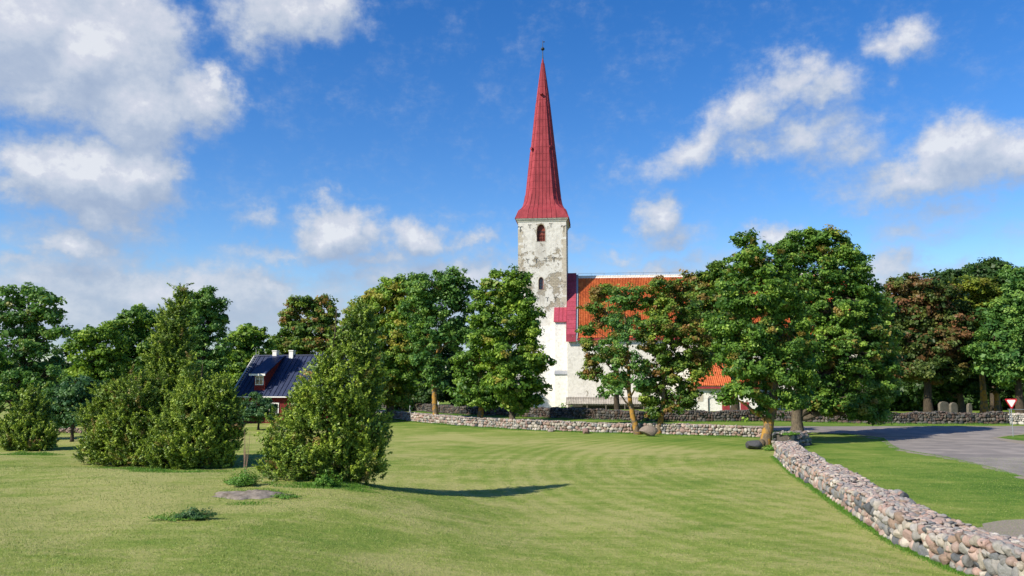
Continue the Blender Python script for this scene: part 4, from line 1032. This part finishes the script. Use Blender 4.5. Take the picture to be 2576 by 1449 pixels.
MB().tube([(hu, AV+.28, hz-1.1), (hu, AV+.28, hz+.7), (hu+.15, AV+.26, hz+1.0), (hu+.45, AV+.2, hz+1.08)], [.06]*4, 8).build('pipe', M_DARK, church)
# chancel end (glimpsed through the trees)
ce = CL(2268, 950, 0)[0]
MB().box(NU1-.02, ce, NW+1.5, 2*RV-NW-1.5, -.3, CL(2230, 905, NW+1.5)[1]).build('chancel_wall', M_WHITE, church)
czt = CL(2230, 905, NW+1.5)[1]
MB().add([(NU1,NW+1.1,czt),(ce+.4,NW+1.1,czt),(ce+.4,2*RV-NW-1.1,czt),(NU1,2*RV-NW-1.1,czt),(NU1,RV,czt+5.5),(ce-3,RV,czt+5.5)],
         [(0,1,5,4),(1,2,5),(2,3,4,5),(0,4,3),(3,2,1,0)]).build('chancel_roof', M_TILE, church)
# lean-to of corrugated sheets on the nave wall
def corrug(name, u0, u1, v0, z0_, v1, z1_, parent, mat, pitch=.26, amp=.05):
    us = np.arange(u0, u1, pitch/6); h = amp*np.sin(us/pitch*2*np.pi)
    Vt = []; 
    for (v, z) in ((v0, z0_), (v1, z1_)):
        Vt.append(np.stack([us, np.full_like(us, v), z+h], 1))
    nx = len(us); V_ = np.concatenate(Vt); i = np.arange(nx-1); F_ = np.stack([i, i+1, i+nx+1, i+nx], 1)
    o = link(name, npmesh(name, V_, F_), mat, parent, True); md = o.modifiers.new('thick', 'SOLIDIFY'); md.thickness = .02; return o
M_ETER = simple('weathered_fibre_cement', (.42,.39,.34), (.22,.20,.17), 1.6, .9)
def lean_to(pxa, pxb, label, V0, V1, ytop, ybot):
    u0 = CL(pxa, 1005, V0)[0]; u1 = CL(pxb, 1005, V0)[0]; zb = CL(pxa, ybot, V1)[1]; zt = CL(pxa, ytop, V0)[1]
    root = empty('lean_to_shed', CH+U*u0+W_*V1, -A, label, 'shed')
    def rel(v): return v-V1
    corrug('corrugated_roof', 0, u1-u0, rel(V0), zt, 0, zb, root, M_ETER)
    MB().box(.3, u1-u0-.2, rel(V0)-.3, rel(V0)-.15, -.2, zt-.25).build('back_boards', M_WOODG, root)
    m = MB().bar((0, .2, zb-.12), (u1-u0, .2, zb-.12), .1, .14); m.build('beam', M_WOODG, root)
    k = 0
    for x in np.arange(.4, u1-u0, 2.9):
        MB().box(x-.06, x+.06, .15, .27, -.3, zb-.18).build('post', M_WOODG, root)
        if k % 3 == 0:
            MB().bar((x+.3, .1, .5), (x+2.2, .1, zb-.3), .07, .05).bar((x+2.2, .05, .5), (x+.3, .05, zb-.3), .07, .05).build('cross_brace', M_WOODG, root)
        k += 1
    return root
lean_to(1424, 1625, 'long low lean-to under grey corrugated sheets along the foot of the nave', NW-.02, NW-2.6, 999, 1016)
lean_to(2045, 2110, 'small corrugated lean-to glimpsed behind the tallest tree\'s trunk', NW-5.8, NW-8.2, 1013, 1021)

# ------------------------------------------------------------------ blue-roofed house
HA = R(13)
hY = 84.0; hc = P(640, 960, hY+4.4)         # top left corner of the ridge
H0 = Vector((hc.x, hc.y, 0)); HU = Vector((math.cos(HA), -math.sin(HA), 0)); HV = Vector((math.sin(HA), math.cos(HA), 0))
def HL(px, py, v):
    d = ray(px, py); o = Vector((0, 0, CAM_H))-H0; t = (v-o.dot(HV))/d.dot(HV); p = o+d*t; return p.dot(HU), p.z
house = empty('wooden_house', H0, -HA, 'red timber cottage with dark blue metal roof, red dormer and two white chimneys', 'house')
hr = HL(640, 896, 0)[1]; hv = -4.4; he = HL(620, 996, hv)[1]; hL = 13.0
M_REDW = simple('falu_red_boards', (.20,.022,.020), (.12,.014,.014), 5, .8)
def boards(o_mb, u0, u1, v, z0_, z1_, step=.16):
    for x in np.arange(u0+.06, u1-.04, step): o_mb.box(x, x+.05, v-.03, v, z0_, z1_)
hw_ = MB(); hw_.add([(.3,hv+.45,-.2),(hL-.3,hv+.45,-.2),(hL-.3,-hv-.45,-.2),(.3,-hv-.45,-.2),(.3,hv+.45,he+.2),(hL-.3,hv+.45,he+.2),(hL-.3,-hv-.45,he+.2),(.3,-hv-.45,he+.2),(.3,0,hr-.15),(hL-.3,0,hr-.15)],
    [(0,1,5,4),(2,3,7,6),(0,4,8,7,3),(1,2,6,9,5)]); boards(hw_, .3, hL-.3, hv+.45, 0, he)
hwall = hw_.build('wall', M_REDW, house)
for x in (1.6, 4.2, 7.5):
    w_ = MB().box(x, x+1.1, hv+.36, hv+.44, .9, 2.1).build('window', M_WHITEP, hwall); MB().box(x+.1, x+.5, hv+.345, hv+.37, 1, 2).box(x+.6, x+1, hv+.345, hv+.37, 1, 2).build('pane', M_GLASS, w_)
sl_h = (hr-he)/(-hv)
def hz_(v): return hr-abs(v)*sl_h
def slab(mb, u0, u1, va, za, vb, zb, t=.12):
    return mb.add([(u0,va,za),(u1,va,za),(u1,vb,zb),(u0,vb,zb),(u0,va,za-t),(u1,va,za-t),(u1,vb,zb-t),(u0,vb,zb-t)], [(0,3,2,1),(4,5,6,7),(0,1,5,4),(1,2,6,5),(2,3,7,6),(3,0,4,7)])
hroof = slab(slab(MB(), -.1, hL+.1, 0, hr, hv, he), -.1, hL+.1, 0.001, hr, -hv, he).build('roof', M_SLATE, house)
sm = MB()
for x in np.arange(.1, hL, .52): sm.bar((x, 0, hr+.035), (x, hv, he+.035), .05, .07)
sm.tube([(-.1, 0, hr+.05), (hL+.1, 0, hr+.05)], [.09, .09], 8)
sm.build('seams', M_SLATE, hroof)
MB().box(-.1, hL+.1, hv-.14, hv-.02, he-.14, he-.03).build('gutter', M_WHITEP, hroof)
vb = MB(); vb.bar((-.14, 0, hr-.02), (-.14, hv, he-.02), .06, .2); vb.bar((-.14, 0.02, hr-.02), (-.14, -hv, he-.02), .06, .2); vb.build('verge_board', M_WHITEP, hroof)
ld = MB()                                  # roof ladder along the verge
for q in (0, .34): ld.bar((q, .1, hr+.16), (q, hv*.86, hz_(hv*.86)+.16), .03, .03)
for k in range(17): v = hv*.86*k/17; ld.bar((0, v, hz_(v)+.17), (.34, v, hz_(v)+.17), .03, .03)
ld.bar((0, .1, hr+.1), (0, .1, hr+.75), .04); ld.bar((.34, .1, hr+.1), (.34, .1, hr+.6), .04)
ld.build('roof_ladder', M_ZINC, hroof)
for px in (693.5, 735):
    u = HL(px, 890, 0)[0]; c = MB().box(u-.24, u+.24, -.3, .25, hr-.4, hr+.5).box(u-.29, u+.29, -.35, .3, hr+.5, hr+.62); c.build('chimney', M_WHITEP, hroof)
# dormer
dv = -3.8; d0 = HL(640, 960, dv)[0]; d1 = HL(666, 960, dv)[0]; dzt = HL(650, 942, dv)[1]; dzb = hz_(dv)
dm = MB(); dm.add([(d0,dv,dzb-.1),(d1,dv,dzb-.1),(d1,dv,dzt),(d0,dv,dzt),(d0,-.3,hr-.25),(d1,-.3,hr-.25)], [(0,1,2,3),(1,5,2),(0,3,4),(3,2,5,4)])
boards(dm, d0, d1, dv, dzb-.05, dzt, .14); dormer = dm.build('dormer', M_REDW, house)
dr = slab(MB(), d0-.35, d1+.25, -.15, hr+.08, dv-.4, dzt+.06, .1).build('dormer_roof', M_SLATE, dormer)
dsm = MB()
for x in np.arange(d0-.3, d1+.25, .42): dsm.bar((x, -.15, hr+.11), (x, dv-.4, dzt+.09), .04, .05)
dsm.box(d0-.36, d1+.26, dv-.46, dv-.40, dzt-.10, dzt+.05); 
MB().box(d0-.38, d1+.28, dv-.50, dv-.41, dzt-.12, dzt+.08).build('fascia', M_WHITEP, dormer)
dwf = MB().box(d0+.13, d1-.13, dv-.08, dv-.035, dzb+.55, dzt-.15).build('window', M_WHITEP, dormer)
um = (d0+d1)/2
MB().box(d0+.22, um-.04, dv-.095, dv-.082, dzb+.64, dzt-.24).box(um+.04, d1-.22, dv-.095, dv-.082, dzb+.64, dzt-.24).build('pane', M_GLASS, dwf)
zc = (dzb+.64+dzt-.24)/2+.15; MB().box(d0+.22, d1-.22, dv-.108, dv-.096, zc-.025, zc+.025).build('glazing_bar', M_WHITEP, dwf)

# weathered shed roof peeping over the thicket
s0 = P(335, 960, 64); shed = empty('garden_shed', (s0.x, 64, gz(s0.x, 64)), -.2, 'small shed with weathered brown roof peeping over the thicket', 'shed')
sz = P(340, 955, 64).z
MB().prism([(-1.6,-.1),(1.9,-.1),(1.9,sz-.9),(.1,sz-.05),(-1.6,sz-.9)], 0, 4).build('wall', M_WOODG, shed)
srf = MB(); 
for a_, b_ in (((-1.8, sz-.95), (.1, sz)), ((.1, sz), (2.1, sz-.95))): srf.prism([a_, b_, (b_[0], b_[1]+.1), (a_[0], a_[1]+.1)], -.2, 4.2)
srf.build('roof', simple('brown_sheet', (.30,.22,.16), (.17,.12,.09), 3, .9), shed)

# ------------------------------------------------------------------ boulders
def boulder(px, py, sx, sy, sz_, col, label, seed, sink=.3, rot=0):
    p = G(px, py); rg = np.random.default_rng(seed); sh, F_ = ROCK[3]; W = sh[seed % 6].copy() @ randrot(rg, 1.5).T
    W = W*np.array([sx, sy, sz_])*.5; c_, s_ = math.cos(rot), math.sin(rot); X = W[:, 0]*c_-W[:, 2]*s_; Z = W[:, 0]*s_+W[:, 2]*c_
    W = np.stack([X, W[:, 1], Z+sz_*(.5-sink)], 1); o = link('boulder', npmesh('boulder', W, F_, vcol=np.repeat(np.array(col)[None], len(W), 0)), M_STONE, None, True)
    o.location = (p.x, p.y+sy*.35, p.z); tag(o, label, 'boulder', 'boulders by the walls'); return o
boulder(1899, 1131, 1.25, .9, .75, (.085,.085,.09), 'dark rounded boulder lying at the foot of the leaning trunk', 1, .12, .1)
boulder(1918, 1124, .5, .5, .6, (.14,.11,.07), 'small mossy stump-like rock between the dark boulder and leaning trunk', 2, .15)
boulder(1634, 1098, 1.55, 1.0, 1.0, (.26,.21,.17), 'big brown boulder leaning on the lawn wall beside the lichened trunk', 3, .15, -.1)
boulder(2200, 1068, 1.4, .8, 1.6, (.34,.25,.22), 'upright pinkish boulder in the churchyard wall behind the big tree', 4, .2)
for (x, y, s, c, lab) in ((1474,1091,.8,(.30,.19,.17),'reddish boulder at the foot of the lawn wall below the corrugated lean-to'),(1385,1086,.6,(.33,.28,.25),'pale rounded boulder at the foot of the lawn wall right of the bright maple')): boulder(x, y, s, s*.8, s*.8, c, lab, 5+int(s*10), .2)
# bedrock slab flush with the turf
def slab_rock():
    p = G(628, 1249); rg = np.random.default_rng(9); n = 40; m = 14; V_ = []; 
    for i in range(m):
        r = i/(m-1)
        for k in range(n):
            t = 2*math.pi*k/n; rr = r*(1+.16*math.sin(2*t+1)+.12*math.sin(3*t)+.10*math.sin(7*t+1)+.07*math.sin(11*t))
            x, y = 1.05*rr*math.cos(t), .80*rr*math.sin(t); zz = .17*(1-r**2.2)*(1+.15*math.sin(x*5+y*3))+.02*math.sin(x*11)*math.sin(y*13)-.05*r**4
            V_.append((x, y, gz(p.x+x, p.y+y)-p.z+zz-.01))
    F_ = [(i*n+k, i*n+(k+1) % n, (i+1)*n+(k+1) % n, (i+1)*n+k) for i in range(m-1) for k in range(n)]
    mb = MB(); mb.add(V_, F_); o = mb.build('bedrock_slab', simple('lichened_rock', (.30,.26,.22), (.10,.085,.06), 5, .95, .1, 0, .8, .04), None, True); o.location = p
    tag(o, 'flat lichened rock slab breaking the turf in the left foreground', 'rock')
slab_rock()
# heap of reddish soil and stones in the garden at the left
def heap():
    p = G(168, 1088); rg = np.random.default_rng(3); st = Stones(1)
    for k in range(70): 
        x, y = rg.normal(0, .8), rg.normal(0, .35); s = rg.uniform(.12, .34); st.add(rg, (x, y, max(0, .42-.3*abs(x))*rg.random()+.03), rg.uniform(0, 3), s, s, s*.7, PAL[rg.choice([2, 10, 0])]*.8, .5)
    o = link('stone_heap', st.mesh('stone_heap'), M_STONE); o.location = p; tag(o, 'low reddish heap of stones and soil in the garden behind the small juniper', 'stone heap')
heap()

# ------------------------------------------------------------------ signs, lamp, rail
sg = G(2548, 1098); yr = empty('yield_sign', sg, R(-4), 'triangular white yield sign with red border on a grey post beside the road', 'road sign')
MB().tube([(0, 0, -.2), (-.02, 0, 2.95)], [.035, .035], 10).build('post', M_ZINC, yr)
M_SR = simple('sign_red', (.55,.015,.025), (.45,.012,.02), 3, .4, .4, 0, 0); M_SW = simple('sign_white', (.80,.79,.76), (.74,.73,.70), 3, .4, .4, 0, 0)
def tri(w, y0, y1, zc):
    h = w*.866; c = .09*w; pts = [(-w/2+c, h/3), (w/2-c, h/3), (w/2-c*.35, h/3-c*.9), (c*.6, -2*h/3+c*1.0), (-c*.6, -2*h/3+c*1.0), (-w/2+c*.35, h/3-c*.9)]
    return MB().prism([(x, z+zc) for x, z in pts][::-1], y0, y1)
tri(.98, -.075, -.05, 2.66).build('border', M_SR, yr); tri(.70, -.080, -.0755, 2.655).build('face', M_SW, yr)
for zz in (2.45, 2.75): MB().box(-.16, .12, -.05, -.03, zz, zz+.04).build('bracket', M_ZINC, yr)
q0 = G(2537, 1069); rr = empty('hand_rail', q0, 0, 'thin grey metal rail in front of the pale limestone wall at the right edge', 'railing')
MB().tube([(0, 0, 1.55), (6.5, .3, 1.45)], [.03, .03], 6).build('rail', M_ZINC, rr)
for x in (.15, 3.2, 6.3): MB().tube([(x, x*.04, -.1), (x, x*.04, 1.54)], [.03, .03], 6).build('post', M_ZINC, rr)
lp = G(1031, 1041.5); lm = empty('street_lamp', lp, 0, 'slim dark lamp post by the road, half hidden under the trees left of the ash', 'street lamp')
MB().tube([(0, 0, -.1), (0, 0, 1.1)], [.11, .10], 10).build('base', M_ZINC, lm)
MB().tube([(0, 0, 1.1), (0, 0, 6.2)], [.07, .05], 10).build('pole', M_DARK, lm)
MB().tube([(0, 0, 6.2), (.15, -.2, 6.6), (.5, -.8, 6.75)], [.045, .04, .04], 8).build('arm', M_DARK, lm)
MB().prism([(.35, 6.68), (.68, 6.68), (.62, 6.82), (.40, 6.82)], -1.3, -.75).build('lamp_head', M_ZINC, lm)
# white cottage glimpsed behind the trees
w0 = P(1003, 960, 140); wh = empty('white_house', (w0.x, 140, 0), .1, 'small white house glimpsed through the trees behind the lamp post', 'house')
MB().prism([(0,-.1),(7,-.1),(7,3.0),(3.5,5.8),(0,3.0)], 0, 9).build('wall', M_WHITEP, wh)
m_ = MB()
for a_, b_ in (((-.4, 2.75), (3.5, 5.85)), ((3.5, 5.85), (7.4, 2.75))): m_.prism([a_, b_, (b_[0], b_[1]+.2), (a_[0], a_[1]+.2)], -.3, 9.3)
m_.build('roof', M_ETER, wh)
wf_ = MB().box(1.2, 2.3, -.06, -.01, 1, 2.3).build('window', M_DARK, wh)
# grave stones under the trees
M_GRAVE = simple('shade_toned_grave_stone', (.17,.15,.12), (.09,.08,.06), 2.5, .9)  # pale stone coloured darker, shade under the trees put into the tone
for (px, w, h, lab, cross) in ((2368,1.3,2.1,'wide pale weathered gravestone behind the churchyard wall under the red-brown maple',0),(2392,.9,2.0,'narrow upright pale gravestone right of the wide one behind the churchyard wall',0),(2432,.5,1.9,'small block-topped gravestone beside the pale trunk in the wood',0)):
    q = P(px, 960, 89); g_ = MB().prism([(-w/2,-.2),(w/2,-.2),(w/2,h*.86),(w*.3,h*.97),(0,h),(-w*.3,h*.96),(-w/2,h*.84)], -.15, .15).build('gravestone', M_GRAVE); g_.location = (q.x, 89, 0); g_.rotation_euler = (0, .04, .3); tag(g_, lab, 'gravestone', 'gravestones under the trees')

# ------------------------------------------------------------------ small plants
def blades(rg, n, cx, cy, rx, ry, h, w, lean=.35, dens=None):
    a = rg.uniform(0, 2*np.pi, n); r = np.sqrt(rg.random(n)); x = cx+np.cos(a)*r*rx; y = cy+np.sin(a)*r*ry
    return x, y, h*rg.uniform(.5, 1.2, n)*(1-.5*r**2)
def blade_mesh(name, rg, x, y, h, w, lean, tint, aut, origin):
    n = len(x); z = terr(x, y); th = rg.uniform(0, 2*np.pi, n); ln = rg.normal(0, lean, (n, 2))*h[:, None]
    dx, dy = np.cos(th)*w/2, np.sin(th)*w/2
    a = np.stack([x-dx, y-dy, z-.01], 1); b = np.stack([x+dx, y+dy, z-.01], 1); c = np.stack([x+ln[:, 0], y+ln[:, 1], z+h], 1)
    V_ = np.stack([a, b, c], 1).reshape(-1, 3)-np.array(origin); return npmesh(name, V_, np.arange(n*3).reshape(-1, 3), {'tint': tint, 'aut': aut})
M_TURF = leafmat('turf_blades', (.075,.150,.020), (.185,.245,.050), (.33,.35,.11), (.34,.31,.14), .25)
def turf():
    rg = np.random.default_rng(55); n = 330000
    u = rg.random(n); y = 11.5+(46-11.5)*u**1.4; x = (rg.random(n)*2-1)*(.66*y+1.5)
    base = np.clip(.42+.12*np.sin(x*.8+y*.5)+.12*np.sin(y*1.3-x*.6+2)+.12*np.sin(x*3.1+y*.7)*np.sin(y*2.9-x*1.3)+rg.normal(0, .25, n), 0, 1)
    right = (x-.17*y) > 8.2; base = np.where(right, base*.6, base)
    nearwall = np.abs(x-.17*y-7.5) < .9; keep = ~(nearwall)
    x, y, base = x[keep], y[keep], base[keep]; n = len(x)
    # leave the gravel and the road free
    h = rg.uniform(.012, .036, n); 
    me = blade_mesh('turf', rg, x, y, h, .008+.0004*y, .7, base, (rg.random(n) < .16)*.8, (0, 0, 0))
    tag(link('turf', me, M_TURF), 'short mown grass of the lawn', 'grass', kind='stuff')
turf()
def rough_grass():
    rg = np.random.default_rng(56); X = []; Y = []; H = []
    def along(path, side, hh, per, sp):
        for a, b in zip(path[:-1], path[1:]):
            a = np.array(a); b = np.array(b); L_ = np.linalg.norm(b-a); n = int(L_*per); d = (b-a)/L_; nr = np.array([-d[1], d[0]])
            t = rg.random(n)*L_; o = side*np.abs(rg.normal(0, sp, n)); q = a+d*t[:, None]+nr*o[:, None]
            cl = .45+.55*np.clip(np.sin(q[:, 0]*1.7+1)*np.sin(q[:, 0]*.63)+.4, 0, 1)
            X.append(q[:, 0]); Y.append(q[:, 1]); H.append(hh*cl*rg.uniform(.4, 1.2, n)*np.exp(-np.abs(o)/sp*.5))
    along(wp, -1, .24, 420, .22); along(cy, -1, .3, 160, .5); along(ppath, -1, .14, 700, .14); along([tuple(v) for v in path_px(near_e[1:10])][::-1], -1, .07, 260, .35)
    for (px, py, r, hh, n) in ((300,1178,1.6,.35,1500),(420,1186,1.4,.32,1400),(380,1182,2.6,.22,2500),(520,1186,1.3,.25,900),(780,1222,1.4,.28,1600),(860,1226,1.3,.26,1500),(900,1222,.8,.22,900),(75,1143,2.0,.5,2500),(720,1215,.8,.2,700),(600,1252,.8,.2,500),(690,1240,.6,.2,400),(628,1234,1.0,.16,500),(640,1266,.9,.12,500),(1925,1122,.8,.25,500),(1632,1098,1.0,.3,600)):
        p = G(px, py); a = rg.uniform(0, 6.28, n); rr = np.sqrt(rg.random(n))*r; X.append(p.x+np.cos(a)*rr); Y.append(p.y+np.sin(a)*rr*.45); H.append(.62*hh*rg.uniform(.2, 1.2, n)*(1-.6*rr/r)*(.6+.4*np.sin(X[-1]*3.1)*np.sin(Y[-1]*2.3+X[-1])))
    X, Y, H = map(np.concatenate, (X, Y, H)); n = len(X)
    me = blade_mesh('rough_grass', rg, X, Y, H, .03, .3, np.clip(rg.normal(.45, .22, n), 0, 1), np.zeros(n), (0, 0, 0))
    tag(link('rough_grass', me, L['weed']), 'uncut tufts of grass along the walls and under the junipers', 'grass', kind='stuff')
rough_grass()
def herb(label, px, py, w, h, seed, leafk='weed', n=900, ls=.07, flowers=0, name='wild_plant', cat='plant'):
    p = G(px, py); rg = np.random.default_rng(seed); root = empty(name, p, 0, label, cat)
    a = rg.uniform(0, 6.28, n); r = np.sqrt(rg.random(n)); t = rg.random(n)**.7; wl = w*(1+.25*np.sin(a*2+seed)+.18*np.sin(a*5+seed)); stemx = np.cos(a)*r*wl; stemy = np.sin(a)*r*wl*.7
    C_ = np.stack([stemx*(.6+.4*t), stemy*(.6+.4*t), t*h*(1-.55*r**2)*rg.uniform(.55, 1.25, n)*(.72+.28*np.sin(a*3+seed)+.15*np.sin(a*7+seed*2))+.02], 1)
    N_ = unit(np.stack([np.cos(a)*.5, np.sin(a)*.5, np.full(n, .7)], 1)+rg.normal(size=(n, 3))*.4); T_ = unit(np.stack([np.cos(a), np.sin(a), rg.uniform(-.3, .9, n)], 1)); s = ls*rg.uniform(.6, 1.3, n)
    V_, F_ = quads(C_, N_, T_, s*.5, s*1.2); link('leaves', npmesh('leaves', V_, F_, {'tint': np.clip(rg.normal(.5, .2, n), 0, 1), 'aut': np.zeros(n)}), L[leafk], root)
    st = MB()
    for k in range(22):
        i = rg.integers(n); e_ = C_[i]; st.tube([(e_[0]*.5, e_[1]*.5, -.02), (e_[0]*.8, e_[1]*.8, e_[2]*.6), tuple(e_)], [.008, .006, .003], 4, False)
    st.build('stems', BARKD if leafk == 'blue' else L_STEM, root)
    if flowers:
        fl = rg.integers(0, n, flowers); C2 = C_[fl]+np.array([0, 0, .06*h]); V_, F_ = quads(C2, unit(rg.normal(size=(flowers, 3))+np.array([0, -1, 1])), unit(rg.normal(size=(flowers, 3))), np.full(flowers, .05), np.full(flowers, .06))
        link('flowers', npmesh('flowers', V_, F_, {'tint': np.ones(flowers), 'aut': np.ones(flowers)}), L['weed'], root)
    return root
L_STEM = simple('green_stem', (.10,.15,.04), (.06,.09,.03), 8)
herb('leafy wild plant growing behind the rock slab, left of the cone-shaped juniper', 616, 1222, .55, .62, 301, n=1700, flowers=0)
herb('low sprawling green weed to the left of the leafy wild plant', 590, 1216, .5, .2, 306, n=600)
herb('bright green nettle clump at the front foot of the cone-shaped juniper', 822, 1224, .42, .5, 302, n=1200, ls=.09)
herb('small dark bluish bush alone in the left foreground turf', 490, 1306, .46, .30, 303, 'blue', n=2400, ls=.055)
herb('flat scattered weed patch beside the dark bluish bush', 440, 1306, .75, .16, 304, n=800, ls=.05, flowers=0)
herb('leafy grass tuft on the right side of the rock slab', 720, 1252, .5, .12, 305, n=500, ls=.06)
for k, (x, y, lab) in enumerate(((160,1078,'large-leaved garden plant on the left by the stone heap'),(185,1072,'large-leaved garden plant on the right, above the stone heap'))): herb(lab, x, y, 1.1, .9, 310+k, n=500, ls=.34, leafk='blue')
herb('ivy and grass growing over the far end of the low wall', 1988, 1128, .7, .2, 320, n=900, ls=.08).location.z += .86
herb('leafy undergrowth between the leaning trunk and the end of the low wall', 1942, 1133, .6, .35, 321, n=700, ls=.09)
herb('weedy shrub at the left end of the corrugated lean-to', 1418, 1044, 1.0, 1.7, 322, n=500, ls=.3)
# bare saplings
def sapling():
    p = G(614, 1204); root = empty('sapling', p, 0, 'leafless young tree with thin upright twigs standing before the gap between the junipers', 'sapling'); rnd = random.Random(8); mb = MB()
    for k in range(6):
        x = rnd.uniform(-.10, .10); hgt = (1.9, 1.55, 1.2, 1.0, .8, 1.35)[k]; z_ = rnd.uniform(0, .5) if k else 0
        mb.tube([(x*.3, 0, z_), (x*.8+.02, .02, z_+hgt*.4), (x*1.5, .03, min(2.0, z_+hgt))], [.022 if k == 0 else .012, .012, .004], 6)
    mb.build('stems', simple('sapling_bark', (.30,.20,.14), (.18,.12,.09), 9), root)
sapling()
